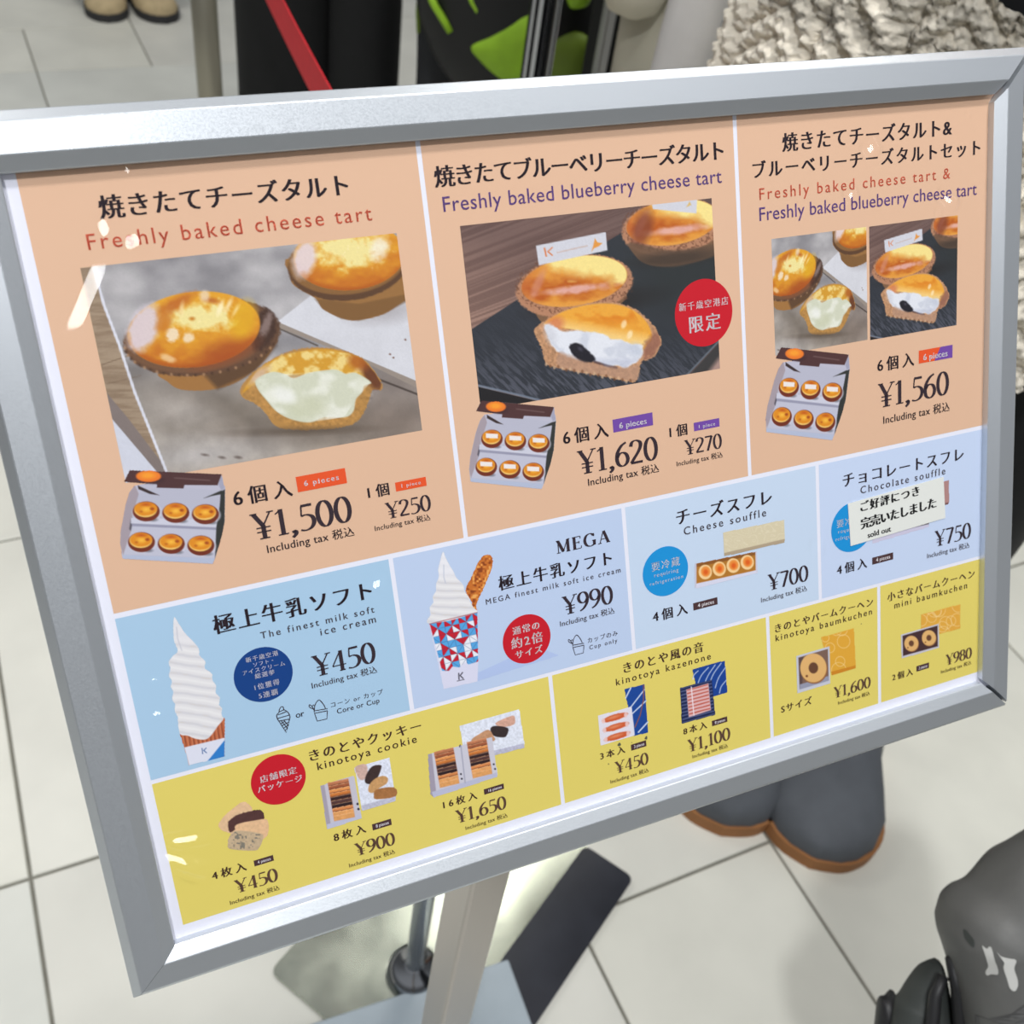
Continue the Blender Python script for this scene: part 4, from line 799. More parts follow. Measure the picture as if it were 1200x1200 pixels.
def paint_mini(A):
    L_ = [(1079, 720.3), (1125.1, 708), (1125.1, 736.5), (1090, 745.5), (1079, 742)]; Q(A, L_, (226, 168, 66)); rings(A, L_, 5); rings(A, L_, 9)
    Q(A, [(1055.6, 743.9), (1100, 730.8), (1100.4, 759), (1056.4, 771.6)], (198, 196, 206)); Q(A, [(1057.5, 745), (1098.5, 733), (1098.8, 757.3), (1058, 768.6)], (70, 46, 48)); ringcake(A, 1067.8, 753.9, 8.2); ringcake(A, 1088.4, 747.4, 8.2)
grid('product_picture', (1053, 705, 1128, 774), .00026, paint_mini, Z3, label='printed picture of two small ring cakes in a box')

# sold-out sticker stuck on the sheet
q = SQ((993, 590), (1105, 558.7), (1107.2, 606.7), (996.3, 639.7))
def sticker_solid(name, q, z, t, m):
    v = [(x, y, z) for x, y in q]+[(x, y, z+t) for x, y in q]
    return pymesh(name, v, [(0, 1, 2, 3), (7, 6, 5, 4)]+[(k, k+4, (k+1) % 4+4, (k+1) % 4) for k in range(4)], m, poster)
pt(sticker_solid('sticker', q, ZP+.0002, .00022, ink('sticker_white', (226, 228, 222))), 'white sold out sticker with bold black lettering')
rt = math.atan2(q[2][1]-q[3][1], q[2][0]-q[3][0])
ZS = ZP+.00046
T('ご好評につき', (1008.3, 599.2), (1075.8, 569.5), BLD, heavy=.065, z=ZS, rot=rt); T('完売いたしました', (1008.7, 620.3), (1095.8, 582), BLD, heavy=.065, z=ZS, rot=rt)
T('sold out', (1016.3, 630.3), (1043, 616), BLD, heavy=.04, z=ZS, rot=rt)
# small specks of dirt on the sheet
for cx, cy, r_ in ((725.5, 872.5, 2.6), (757, 864.5, 2.4), (713, 895, .9), (740, 870, .7), (1009, 731, .8)):
    k = S(cx, cy); rr = r_*.00034; pts = [(k[0]+rr*random.uniform(.6, 1.2)*math.cos(t), k[1]+rr*random.uniform(.7, 1.3)*math.sin(t)) for t in np.linspace(0, 2*math.pi, 9, endpoint=False)]
    flat('speck', pts[::-1], mat('dirt', (90, 92, 70)), Z4+.00004)

# ------------------------------------------------------------------ clear cover film with dents that catch the downlight
def cover():
    m = bpy.data.materials.new('clear_film'); m.use_nodes = True; n = m.node_tree; n.nodes.clear()
    out = n.nodes.new('ShaderNodeOutputMaterial'); mx = n.nodes.new('ShaderNodeMixShader'); tr = n.nodes.new('ShaderNodeBsdfTransparent')
    gl = n.nodes.new('ShaderNodeBsdfGlossy'); gl.inputs['Roughness'].default_value = .06; fr = n.nodes.new('ShaderNodeFresnel'); fr.inputs[0].default_value = 1.42
    tr.inputs[0].default_value = (.985, .985, .99, 1)
    ge = n.nodes.new('ShaderNodeNewGeometry'); iv = n.nodes.new('ShaderNodeMath'); iv.operation = 'SUBTRACT'; iv.inputs[0].default_value = 1
    n.links.new(ge.outputs['Backfacing'], iv.inputs[1]); ml = n.nodes.new('ShaderNodeMath'); ml.operation = 'MULTIPLY'
    n.links.new(iv.outputs[0], ml.inputs[0]); n.links.new(fr.outputs[0], ml.inputs[1]); n.links.new(ml.outputs[0], mx.inputs[0]); n.links.new(tr.outputs[0], mx.inputs[1]); n.links.new(gl.outputs[0], mx.inputs[2]); n.links.new(mx.outputs[0], out.inputs[0])
    cell = .0007; nx, ny = int((SW+.008)/cell), int((SH+.008)/cell)
    X, Y = np.meshgrid(np.linspace(-.004, SW+.004, nx), np.linspace(.004, -SH-.004, ny))
    Z = (fbm(X*12, Y*12, 3)-.5)*.0006 + (fbm(X*45, Y*45, 9, 2)-.5)*.00010
    R3 = np.stack([SX, SY, SZ])
    for (cx, cy, sl, ss, ang, k) in ((100, 352, .0135, .0030, 62, 1), (122, 268, .0022, .0030, 30, 1), (155, 283, .004, .0022, -10, 1), (149, 200, .0014, .0012, 20, 1), (440, 683, .0034, .0026, 0, 1), (446, 697, .002, .0011, 30, 1), (434, 669, .002, .001, 40, 1),
                                     (183, 834, .0022, .0018, 30, 1), (180, 794, .002, .0014, 30, 1), (217, 981, .0080, .0022, -8, 1), (206, 1004, .0100, .0020, -42, 1), (1017, 175, .0035, .0025, 35, 1), (1107, 234, .0046, .0020, -32, 1),
                                     (994, 229, .0028, .0022, 20, 1), (1096, 250, .0014, .0012, 0, 1), (1131, 135, .001, .0008, 30, 1), (955, 640, .003, .003, 0, .6), (310, 1000, .002, .004, 10, .5)):
        c = S(cx, cy); P = SO+SX*c[0]+SY*c[1]+SZ*ZP; v = -(P-np.array([0, 0, CAM_H])); v /= np.linalg.norm(v); l = np.array(LAMP)-P; l /= np.linalg.norm(l)
        h = R3 @ (v+l); gx, gy = -h[0]/h[2]*k, -h[1]/h[2]*k            # slope that mirrors the lamp to the reader
        a = math.radians(ang); dx, dy = X-c[0], Y-c[1]; u = dx*math.cos(a)+dy*math.sin(a); w = -dx*math.sin(a)+dy*math.cos(a)
        G = np.exp(-.5*((u/sl)**4+(w/(ss*1.3))**4)); Z = Z + (gx*dx+gy*dy)*G
    Z = np.maximum(Z, -.0013)
    me = bpy.data.meshes.new('clear_cover'); co = np.stack([X.ravel(), Y.ravel(), (Z+ZP+.0017).ravel()], 1).astype(np.float32)
    idx = np.arange(nx*ny).reshape(ny, nx); qd = np.stack([idx[:-1, :-1], idx[1:, :-1], idx[1:, 1:], idx[:-1, 1:]], -1).reshape(-1, 4)
    me.vertices.add(nx*ny); me.vertices.foreach_set('co', co.ravel()); me.loops.add(len(qd)*4); me.loops.foreach_set('vertex_index', qd.ravel().astype(np.int32))
    me.polygons.add(len(qd)); me.polygons.foreach_set('loop_start', np.arange(0, len(qd)*4, 4, dtype=np.int32)); me.update(calc_edges=True); me.shade_smooth()
    me.materials.append(m); o = link(bpy.data.objects.new('clear_cover', me), stand); on_sign(o); tag(o, 'clear glossy plastic film over the sheet')
    return o
cover()

# ------------------------------------------------------------------ pole and base of the menu stand
STEEL = mat('brushed_steel', (188, 182, 176), rough=.30, metal=.9, bump=.03, bscale=300)
CHROME = mat('chrome', (176, 178, 182), rough=.12, metal=1.0)
LG = mat('grey_enamel', (176, 188, 196), rough=.25, spec=.5, noise=.03)
bm = bmesh.new(); add_box(bm, (0, 0, .017+.43), (.029, .029, .86), rz=math.radians(4), bev=.0025)
bmobj('pole', bm, STEEL, stand)
bm = bmesh.new(); add_box(bm, (.0, .0, .0125), (.325, .325, .009), rz=math.radians(-4), bev=.003)
bp_ = bmobj('base_plate', bm, LG, stand); tag(bp_, 'light grey square base plate'); bp_.location = (.012, .008, 0)
for sx_, sy_ in ((-1, -1), (1, -1), (-1, 1), (1, 1)):
    if (sx_, sy_) == (1, 1): continue
    bm = bmesh.new(); lathe(bm, [(.012, 0), (.012, .008)], (sx_*.14+.012, sy_*.14+.008), 16); bmobj('foot_pad', bm, mat('rubber', (30, 30, 32)), stand)
bm = bmesh.new(); add_box(bm, (0, 0, .0), (.10, .10, .008), bev=.002)      # bracket behind the frame
o = bmobj('bracket', bm, STEEL, stand); o.matrix_local = TOL @ SIGN @ Matrix.Translation((.188, -.150, -.016))
bm = bmesh.new(); add_box(bm, (0, .022, .875), (.05, .05, .09), rz=math.radians(4), bev=.003); bmobj('tilt_head', bm, mat('black_plastic', (34, 34, 36), rough=.5), stand)

# ------------------------------------------------------------------ belt posts
def post(loc, r, h, label, mats, fluted=False, bottom=True, prefix='belt_post', group=None):
    e_ = empty(prefix, (loc[0], loc[1], 0), label, 'post', group)
    bm = bmesh.new()
    if fluted:
        seg = 48; rr = [r*(1-.16*(k % 4 == 0)) for k in range(seg)]
        rings = [[bm.verts.new((rr[k]*math.cos(k*2*math.pi/seg), rr[k]*math.sin(k*2*math.pi/seg), z)) for k in range(seg)] for z in (.02, h)]
        for k in range(seg): bm.faces.new((rings[0][k], rings[0][(k+1) % seg], rings[1][(k+1) % seg], rings[1][k]))
        bm.faces.new(rings[1])
        for k, f_ in enumerate(list(bm.faces)[:seg]): f_.material_index = 1 if k % 4 in (0, 3) else 0
    else: lathe(bm, [(r, .02), (r, h)])
    tb = bmobj('tube', bm, mats[0], e_, smooth=not fluted)
    if fluted: tb.data.materials.append(mat('groove_shade', (24, 25, 28), rough=.3, metal=.5))  # shade in the flutes, painted as a dark material on the recessed faces
    bm = bmesh.new(); lathe(bm, [(r*1.25, h-.06), (r*1.3, h-.055), (r*1.3, h), (r*1.1, h+.012), (r*.4, h+.016)]); bmobj('cap', bm, mats[1], e_, smooth=True)
    if bottom:
        bm = bmesh.new(); lathe(bm, [(.16, 0), (.16, .008), (.15, .016), (.05, .024), (r*1.5, .03), (r*1.2, .05), (r, .055)]); bmobj('base', bm, mats[1], e_, smooth=True)
    return e_
BRZ = mat('bronze_grey_tube', (150, 146, 132), rough=.35, metal=.6)
post((.412, 2.02), .0235, .93, 'matte grey belt post beside the beige shoes', (BRZ, mat('dark_cap', (60, 60, 60), rough=.4)))
pr_ = at(634, 45, 1.62); post((pr_.x, pr_.y), .0245, 1.05, 'shiny fluted chrome post in front of the backpack', (CHROME, CHROME), fluted=True)
# near post on the square polished plate
NF = (.262, .459)
near = empty('belt_post', (NF[0], NF[1], 0), 'thin chrome rod with domed collar rising from a polished steel plate', 'post')
ang = math.atan2(.5, .86)
pol = bpy.data.materials.new('polished_plate'); pol.use_nodes = True; n_ = pol.node_tree; b_ = n_.nodes['Principled BSDF']
b_.inputs['Base Color'].default_value = tuple(lin((186, 190, 176)))+(1,); b_.inputs['Metallic'].default_value = 1; 
t_ = n_.nodes.new('ShaderNodeTexCoord'); z_ = n_.nodes.new('ShaderNodeTexNoise'); z_.inputs['Scale'].default_value = 14; z_.inputs['Detail'].default_value = 6
r_ = n_.nodes.new('ShaderNodeMapRange'); r_.inputs['From Min'].default_value = .35; r_.inputs['From Max'].default_value = .65; r_.inputs['To Min'].default_value = .15; r_.inputs['To Max'].default_value = .27
n_.links.new(t_.outputs['Object'], z_.inputs['Vector']); n_.links.new(z_.outputs[0], r_.inputs['Value']); n_.links.new(r_.outputs[0], b_.inputs['Roughness'])
def plate_pt(w, u): return Vector((.102+.86*w+.5*u-NF[0], .524+.5*w-.865*u-NF[1], 0))
def slab(bm, corners, z0, z1, rad=.012):
    """flat slab with rounded corners"""
    out = []
    n = len(corners)
    for i in range(n):
        a, b, c = corners[i-1], corners[i], corners[(i+1) % n]; d1_, d2_ = (a-b).normalized(), (c-b).normalized()
        p0, p2 = b+d1_*rad, b+d2_*rad
        for t in (0, .25, .5, .75, 1): out.append(p0*(1-t)**2+b*2*t*(1-t)+p2*t*t)
    lo = [bm.verts.new((p.x, p.y, z0)) for p in out]; hi = [bm.verts.new((p.x, p.y, z1)) for p in out]; m = len(out)
    for k in range(m): bm.faces.new((lo[k], lo[(k+1) % m], hi[(k+1) % m], hi[k]))
    bm.faces.new(hi); bm.faces.new(lo[::-1])
bm = bmesh.new(); slab(bm, [plate_pt(0, 0), plate_pt(.386, 0), plate_pt(.386, .29), plate_pt(0, .29)], 0, .006); tag(bmobj('base_plate', bm, pol, near), 'polished steel plate')
bm = bmesh.new(); slab(bm, [plate_pt(.386, .214), plate_pt(.388, .292), plate_pt(-.0, .292), plate_pt(0, .214)][::-1], .0062, .0075)  # dark reflection in the plate, put in as a thin coloured slab
tag(bmobj('reflection_strip', bm, mat('dark_reflection', (46, 48, 56), rough=.3, noise=.25, nscale=18), near), 'dark strip standing in for a reflection along one side of the plate')
bm = bmesh.new(); lathe(bm, [(.0115, .02), (.0115, .90)]); bmobj('rod', bm, mat('bright_chrome', (226, 232, 240), rough=.22, metal=.75), near, smooth=True)
bm = bmesh.new(); lathe(bm, [(.034, .006), (.034, .010), (.031, .018), (.024, .026), (.013, .031), (.0115, .034)]); bmobj('collar', bm, CHROME, near, smooth=True)
bm = bmesh.new(); lathe(bm, [(.022, .87), (.024, .875), (.024, .915), (.020, .925)]); bmobj('cap', bm, mat('dark_cap', (60, 60, 60)), near, smooth=True)
# red belt between the grey post and the near rod
def belt():
    a, b = Vector((.412, 1.987, .875)), Vector((NF[0], NF[1]+.027, .895)); V, F = [], []; n = 24
    for i in range(n+1):
        t = i/n; p = a.lerp(b, t); p.z -= .05*math.sin(math.pi*t)*.6
        for dz, dx in ((.021, -.0006), (-.021, -.0006), (-.021, .0006), (.021, .0006)): V.append((p.x+dx, p.y, p.z+dz))
    for i in range(n):
        for k in range(4): F.append((i*4+k, i*4+(k+1) % 4, i*4+4+(k+1) % 4, i*4+4+k))
    F += [(0, 3, 2, 1), (n*4, n*4+1, n*4+2, n*4+3)]
    o = pymesh('queue_belt', V, F, mat('red_webbing', (214, 14, 34), rough=.7, noise=.08, nscale=60))
    tag(o, 'bright red queue belt strung in front of the black trousers', 'belt')
belt()

# ------------------------------------------------------------------ people and clothes
def skinned(name, V, E, Rr, m, parent, sub=2, smooth=True):
    me = bpy.data.meshes.new(name); me.from_pydata([tuple(v) for v in V], E, []); o = bpy.data.objects.new(name, me); COL.objects.link(o)
    sk = o.modifiers.new('s', 'SKIN'); sk.use_smooth_shade = True
    for k, r in enumerate(Rr):
        r = r if hasattr(r, '__len__') else (r, r); me.skin_vertices[0].data[k].radius = r
    me.skin_vertices[0].data[0].use_root = True
    ss = o.modifiers.new('u', 'SUBSURF'); ss.levels = sub; ss.render_levels = sub
    me2 = bpy.data.meshes.new_from_object(o.evaluated_get(DG())); me2.name = name
    bpy.data.objects.remove(o); bpy.data.meshes.remove(me)
    me2.materials.clear(); me2.materials.append(m); me2.shade_smooth()
    return link(bpy.data.objects.new(name, me2), parent)
SKIN = mat('skin', (214, 170, 146), rough=.55)
def shoe(par, foot, heading, L=.26, Wd=.095, H=.075, up=None, sole=None, um=None, shaft=0, name='shoe'):
    """foot = toe point on the floor (in the parent's frame), heading = direction the toe points"""
    st = [(0, .05), (.03, .42), (.08, .66), (.18, .90), (.32, 1.0), (.5, .90), (.66, .78), (.82, .80), (.94, .70), (1.0, .42)]
    hh = [.30, .42, .50, .58, .72, .90, 1.0, 1.05, 1.05, .95]
    d = Vector((math.cos(heading), math.sin(heading), 0)); s = Vector((-d.y, d.x, 0)); T_ = Vector(foot)
    bm = bmesh.new(); rings = []
    for (t, w), hz in zip(st, hh):
        c = T_-d*(t*L); ring = []
        for a in np.linspace(0, math.pi, 13): ring.append(bm.verts.new(c+s*(math.cos(a)*w*Wd/2)+Vector((0, 0, .022+math.sin(a)**.7*H*hz))))
        rings.append(ring)
    for a, b in zip(rings, rings[1:]):
        for k in range(12): bm.faces.new((a[k], a[k+1], b[k+1], b[k]))
    bm.faces.new(rings[0]); bm.faces.new(rings[-1][::-1])
    sh = bmobj(name, bm, up, par, smooth=True)
    bm = bmesh.new(); lo, hi = [], []
    outl = [(t, w) for t, w in st]+[(t, -w) for t, w in st[::-1]]
    outl = crom(outl, 3, True)
    for t, w in outl:
        c = T_-d*(t*L*1.02-.003)+s*(w*Wd/2*1.05); lo.append(bm.verts.new((c.x, c.y, .0))); hi.append(bm.verts.new((c.x, c.y, .024)))
    m = len(lo)
    for k in range(m): bm.faces.new((lo[k], lo[(k+1) % m], hi[(k+1) % m], hi[k]))
    bm.faces.new(hi); bm.faces.new(lo[::-1]); bmobj('sole', bm, sole, sh)
    if shaft:
        bm = bmesh.new(); c = T_-d*(L*.72); add_tube(bm, [c+Vector((0, 0, .06)), c+Vector((0, 0, .12)), c+Vector((0, 0, shaft))], [Wd*.50, Wd*.52, Wd*.56], 20); bmobj('boot_shaft', bm, up, sh, smooth=True)
    return sh
def body(par, h, facing, top_m, hair_m, trunk=True, ez=.66, hz=.72, hy=-.20):
    """upper body with head and arms, all above the picture's upper edge; one continuous surface for the body"""
    c, s = math.cos(facing+math.pi/2), math.sin(facing+math.pi/2)
    def P(x, y, z): return (x*c-y*s, x*s+y*c, z*h)
    V = [P(0, 0, .53), P(0, 0, .62), P(0, 0, .74), P(0, 0, .815), P(0, .0, .86), P(0, -.01, .905), P(0, -.015, .96),
         P(-.17, 0, .80), P(-.19, .02, ez), P(-.10, hy, hz), P(.17, 0, .80), P(.19, .02, ez), P(.10, hy, hz),
         P(-.04, 0, .50), P(.04, 0, .50)]
    E = [(0, 1), (1, 2), (2, 3), (3, 4), (4, 5), (5, 6), (3, 7), (7, 8), (8, 9), (3, 10), (10, 11), (11, 12), (0, 13), (0, 14)]
    R_ = [(.13, .10), (.12, .09), (.14, .10), (.10, .08), .05, (.075, .09), (.06, .075), .05, .038, .026, .05, .038, .026, .075, .075]
    b = skinned('body', V, E, R_, SKIN, par)
    # five fingers per hand
    for sd in (-1, 1):
        wv = Vector(P(sd*.10, hy, hz)); bm = bmesh.new()
        add_tube(bm, [wv+Vector((0, 0, -.02)), wv+Vector((0, 0, .03)), wv+Vector((0, 0, .075))], [.022, .034, .030], 12, 1, .5)
        for k in range(4):
            o_ = Vector(P((k-1.5)*.016, 0, 0)); q0 = wv+o_+Vector((0, 0, .07)); L_ = (.065, .078, .072, .055)[k]
            add_tube(bm, [q0, q0+Vector((0, 0, L_*.5))+Vector(P(0, -.006, 0)), q0+Vector((0, 0, L_))+Vector(P(0, -.018, 0))], [.0085, .008, .006], 8)
        q0 = wv+Vector(P(-sd*.025, -.01, 0))+Vector((0, 0, .03)); add_tube(bm, [q0, q0+Vector(P(-sd*.02, -.012, 0))+Vector((0, 0, .03)), q0+Vector(P(-sd*.022, -.02, 0))+Vector((0, 0, .055))], [.011, .0095, .007], 8)
        bmobj('hand', bm, SKIN, par, smooth=True)
    bm = bmesh.new(); hc = Vector(P(0, .005, .945)); r = bmesh.ops.create_uvsphere(bm, u_segments=24, v_segments=16, radius=1); bmesh.ops.scale(bm, vec=(.088, .10, .115), verts=r['verts'])
    bmesh.ops.rotate(bm, cent=(0, 0, 0), matrix=Matrix.Rotation(facing+math.pi/2, 3, 'Z'), verts=r['verts']); bmesh.ops.translate(bm, vec=hc+Vector((0, 0, .02)), verts=r['verts']); bmobj('hair', bm, hair_m, par, smooth=True)
    if trunk:
        V = [P(0, 0, .50), P(0, 0, .62), P(0, 0, .74), P(0, 0, .81), P(-.17, 0, .805), P(-.19, .02, ez), P(-.11, hy+.02, hz-.008), P(.17, 0, .805), P(.19, .02, ez), P(.11, hy+.02, hz-.008)]
        E = [(0, 1), (1, 2), (2, 3), (3, 4), (4, 5), (5, 6), (3, 7), (7, 8), (8, 9)]
        skinned('jacket', V, E, [(.20, .15), (.18, .14), (.19, .14), (.13, .11), .075, .062, .052, .075, .062, .052], top_m, par)
    return b
def leg_tube(par, name, pts, radii, m, seg=28, folds=.06, seed=1):
    """one trouser leg with soft vertical folds"""
    bm = bmesh.new(); r = np.random.RandomState(seed); ph = r.uniform(0, 6, 4); rings = []
    N_ = 26; ts = np.linspace(0, len(pts)-1, N_)
    for t in ts:
        i = min(int(t), len(pts)-2); f_ = t-i; c = Vector(pts[i]).lerp(Vector(pts[i+1]), f_); rad = radii[i]*(1-f_)+radii[i+1]*f_
        ring = []
        for k in range(seg):
            a = 2*math.pi*k/seg; q = 1+folds*(math.sin(3*a+ph[0]+t*.9)+.6*math.sin(5*a+ph[1]-t*1.7)+.3*math.sin(t*6+ph[2]+2*a)); ring.append(bm.verts.new(c+Vector((math.cos(a)*rad*q, math.sin(a)*rad*q*.92, 0))))
        rings.append(ring)
    for a, b in zip(rings, rings[1:]):
        for k in range(seg): bm.faces.new((a[k], a[(k+1) % seg], b[(k+1) % seg], b[k]))
    bm.faces.new(rings[0][::-1]); bm.faces.new(rings[-1])
    return bmobj(name, bm, m, par, smooth=True)
def slabmesh(name, out, d, m, par, ax, ay, az, rad=.6):
    """pillow: outline (u,v) in the plane ax/ay, bulging by d along az on both sides"""
    bm = bmesh.new(); P = crom(out, 5, True); c = P.mean(0); rings = []
    for k, (s_, o_) in enumerate(((0.02, 1), (.55, .93), (.85, .68), (.97, .35), (1, 0), (.97, -.35), (.85, -.68), (.55, -.93), (.02, -1))):
        rings.append([bm.verts.new(ax*(c[0]+(q_[0]-c[0])*s_)+ay*(c[1]+(q_[1]-c[1])*s_)+az*(d*o_)) for q_ in P])
    n = len(P)
    for a, b in zip(rings, rings[1:]):
        for k in range(n): bm.faces.new((a[k], a[(k+1) % n], b[(k+1) % n], b[k]))
    bm.faces.new(rings[0][::-1]); bm.faces.new(rings[-1]); return bmobj(name, bm, m, par, smooth=True)
HAIR = mat('dark_hair', (36, 28, 26), rough=.5)
BLACKC = mat('black_cloth', (13, 14, 16), rough=.85, noise=.2, nscale=30, bump=.1, bscale=300)

# 1: beige shoes at the upper left
f1 = floor_at(128, 27); f2 = floor_at(196, 28)
p = empty('person', ((f1.x+f2.x)/2, (f1.y+f2.y)/2+.16, 0), 'person in pale beige suede shoes with dark soles, standing far left', 'person')
SU, SO_ = mat('beige_suede', (196, 176, 138), rough=.9, noise=.15, nscale=40, bump=.2, bscale=400), mat('dark_sole', (48, 48, 50), rough=.7)
ox, oy = p.location.x, p.location.y
for f_, a_, sg in ((f1, -1.66, -1), (f2, -1.40, 1)):
    sh = shoe(p, (f_.x-ox, f_.y-oy, 0), a_, .27, .125, .07, SU, SO_)
    bm = bmesh.new(); d = Vector((math.cos(a_), math.sin(a_), 0)); s_ = Vector((-d.y, d.x, 0))
    for k in range(4):
        c = Vector((f_.x-ox, f_.y-oy, 0))-d*(.12+k*.02)+Vector((0, 0, .083+k*.007)); add_tube(bm, [c-s_*.022, c+Vector((0, 0, .005)), c+s_*.022], .0028, 8)
    tag(bmobj('laces', bm, mat('lace', (150, 140, 116), rough=.8), sh), kind='stuff')
    leg_tube(p, 'trouser_leg', [(sg*.09, .02, .09), (sg*.09, .0, .45), (sg*.08, 0, .88)], [.10, .105, .11], mat('navy_cloth', (44, 50, 66), rough=.85), seed=3+sg)
body(p, 1.72, -math.pi/2, mat('navy_cloth', (44, 50, 66)), HAIR)

# 2: wide black trousers
c1 = at(337, 60, 2.55); c2 = at(428, 60, 2.50)
p = empty('person', ((c1.x+c2.x)/2, (c1.y+c2.y)/2, 0), 'person in wide black trousers standing behind the red belt', 'person')
for c, sg in ((c1, 0), (c2, 1)):
    x, y = c.x-p.location.x, c.y-p.location.y; w_ = .122 if sg == 0 else .084
    leg_tube(p, 'trouser_leg', [(x, y, .03), (x, y, .45), (x*.9, y*.9, .92)], [w_*1.02, w_, w_*1.04], BLACKC, seed=9+sg, folds=.02)
    shoe(p, (x, y-.14, 0), -math.pi/2, .26, .10, .07, mat('black_leather', (20, 20, 22), rough=.3), SO_)
body(p, 1.66, -math.pi/2, BLACKC, HAIR)

# 3: child with the black and lime backpack
c0 = at(612, 20, 2.15)
p = empty('person', (c0.x+.03, c0.y+.27, 0), 'child in dark clothes wearing the lime backpack, behind the chrome post', 'person')
for sg in (-1, 1):
    leg_tube(p, 'trouser_leg', [(sg*.075, 0, .03), (sg*.075, 0, .35), (sg*.07, 0, .66)], [.062, .066, .08], mat('charcoal_cloth', (40, 42, 46), rough=.85), seed=20+sg)
    shoe(p, (sg*.075, .17, 0), math.pi/2, .21, .08, .055, mat('white_trainer', (210, 210, 206), rough=.5), SO_)
body(p, 1.26, math.pi/2, mat('charcoal_cloth', (40, 42, 46)), HAIR)
LIME, LIMED = mat('lime_nylon', (150, 196, 40), rough=.6, noise=.12, nscale=25), mat('dark_lime_nylon', (112, 136, 34), rough=.6, noise=.1, nscale=25)
def pack_px(pts, dep, c=c0):
    """photo outline laid on an upright plane through the pack, facing the aisle"""
    nrm = Vector((-.5, -.86, 0)); rgt = Vector((.86, -.5, 0)); out = []
    for x, y in pts:
        r = Vector(rayv(x, y)); o = Vector((0, 0, CAM_H)); q_ = Vector((c.x, c.y, 0))+nrm*dep
        t = (q_-o).dot(nrm)/r.dot(nrm); P = o+r*t; out.append(((P-Vector((c.x, c.y, 0))).dot(rgt), P.z))
    return out
def backpack():
    e_ = empty('backpack', (c0.x, c0.y, 0), 'black backpack with lime green pockets and straps, behind the chrome post', 'backpack')
    nrm = Vector((-.5, -.86, 0)); rgt = Vector((.86, -.5, 0)); UPV = Vector((0, 0, 1))
    BN = mat('black_nylon', (10, 11, 14), rough=.55, noise=.2, nscale=30)
    slabmesh('pack_body', pack_px([(486, -10), (497, 36), (512, 68), (533, 96), (560, 128), (610, 150), (670, 150), (705, 120), (716, 60), (714, -10), (704, -120), (670, -190), (540, -190), (490, -110)], .0), .10, BN, e_, rgt, UPV, nrm)
    for nm, pts, m, d in (('lower_pocket', [(549, 53), (572, 39), (600, 22), (618, 12), (645, 8), (650, 50), (646, 98), (604, 100), (582, 90), (563, 73)], LIME, .085), ('lower_pocket', [(645, 52), (652, 43), (672, 37), (688, 42), (696, 56), (700, 84), (694, 112), (660, 116), (646, 104)], LIMED, .085),
                          ('upper_panel', [(664, -20), (690, -24), (693, 0), (684, 8), (668, 7)], LIME, .090)):
        slabmesh(nm, pack_px(pts, d), .022, m, e_, rgt, UPV, nrm).location = nrm*d
    for pts, w in (([(500, -12), (508, 6), (518, 22), (527, 37)], .0075), ([(548, -12), (553, 2), (560, 14), (566, 29)], .0085), ([(490, -12), (488, 14), (489, 38)], .004)):
        bm = bmesh.new(); d = .088 if w > .005 else .03
        add_tube(bm, [rgt*a_+UPV*b_+nrm*d for a_, b_ in pack_px(pts, d)], w, 10); bmobj('lime_trim', bm, LIME if w > .005 else LIMED, e_, smooth=True)
    return e_
backpack()

# 4: silver upright of a cart with a dark bag, then the person in beige
cq = at(706, 60, 1.95)
cart = empty('luggage_trolley', (cq.x, cq.y, 0), 'silver luggage trolley upright carrying a black bag with a red tag', 'trolley')
bm = bmesh.new(); add_box(bm, (0, 0, .49), (.022, .022, .90), bev=.005); bmobj('upright', bm, mat('dull_silver', (158, 158, 158), rough=.4, metal=.7), cart)
bm = bmesh.new(); add_box(bm, (.075, .05, .40), (.11, .12, .62), bev=.02); bmobj('bag', bm, BLACKC, cart)
bm = bmesh.new(); add_box(bm, (.062, -.014, .58), (.030, .006, .10), bev=.002); bmobj('luggage_tag', bm, mat('dull_red', (140, 60, 66), rough=.6), cart)
bm = bmesh.new(); add_box(bm, (.060, -.013, .49), (.028, .006, .055), bev=.002); bmobj('luggage_tag', bm, mat('cream', (206, 208, 196), rough=.6), cart)
bm = bmesh.new(); add_box(bm, (.04, .05, .06), (.22, .20, .03), bev=.008); bmobj('footplate', bm, mat('dull_silver', (158, 158, 158)), cart)
for sg in (-1, 1):
    bm = bmesh.new(); add_tube(bm, [(.04+sg*.10, .10, .035), (.04+sg*.13, .10, .035)], .035, 20); bmobj('wheel', bm, mat('rubber', (30, 30, 32)), cart, smooth=False)

BEI = mat('beige_trousers', (168, 164, 148), rough=.85, noise=.08, nscale=12, bump=.1, bscale=200)
BEJ = mat('beige_jacket', (190, 184, 166), rough=.85, noise=.06, nscale=14)
c1 = at(764, 60, 1.55); c2 = at(806, 50, 1.42)
p = empty('person', (c1.x+.04, c1.y+.03, 0), 'person in loose beige trousers and jacket behind the board, left of the knitted cardigan', 'person')
for c, w_, s_ in ((c1, .052, 31), (c1+Vector((.13, .10, 0)), .06, 32)):
    x, y = c.x-p.location.x, c.y-p.location.y; leg_tube(p, 'trouser_leg', [(x, y, .03), (x, y, .45), (x, y, .86)], [w_*1.25, w_*1.12, w_*1.1], BEI, seed=s_, folds=.04)
    shoe(p, (x, y-.13, 0), -math.pi/2, .25, .095, .065, mat('white_trainer', (210, 210, 206)), SO_)
body(p, 1.60, -.5, BEJ, HAIR)
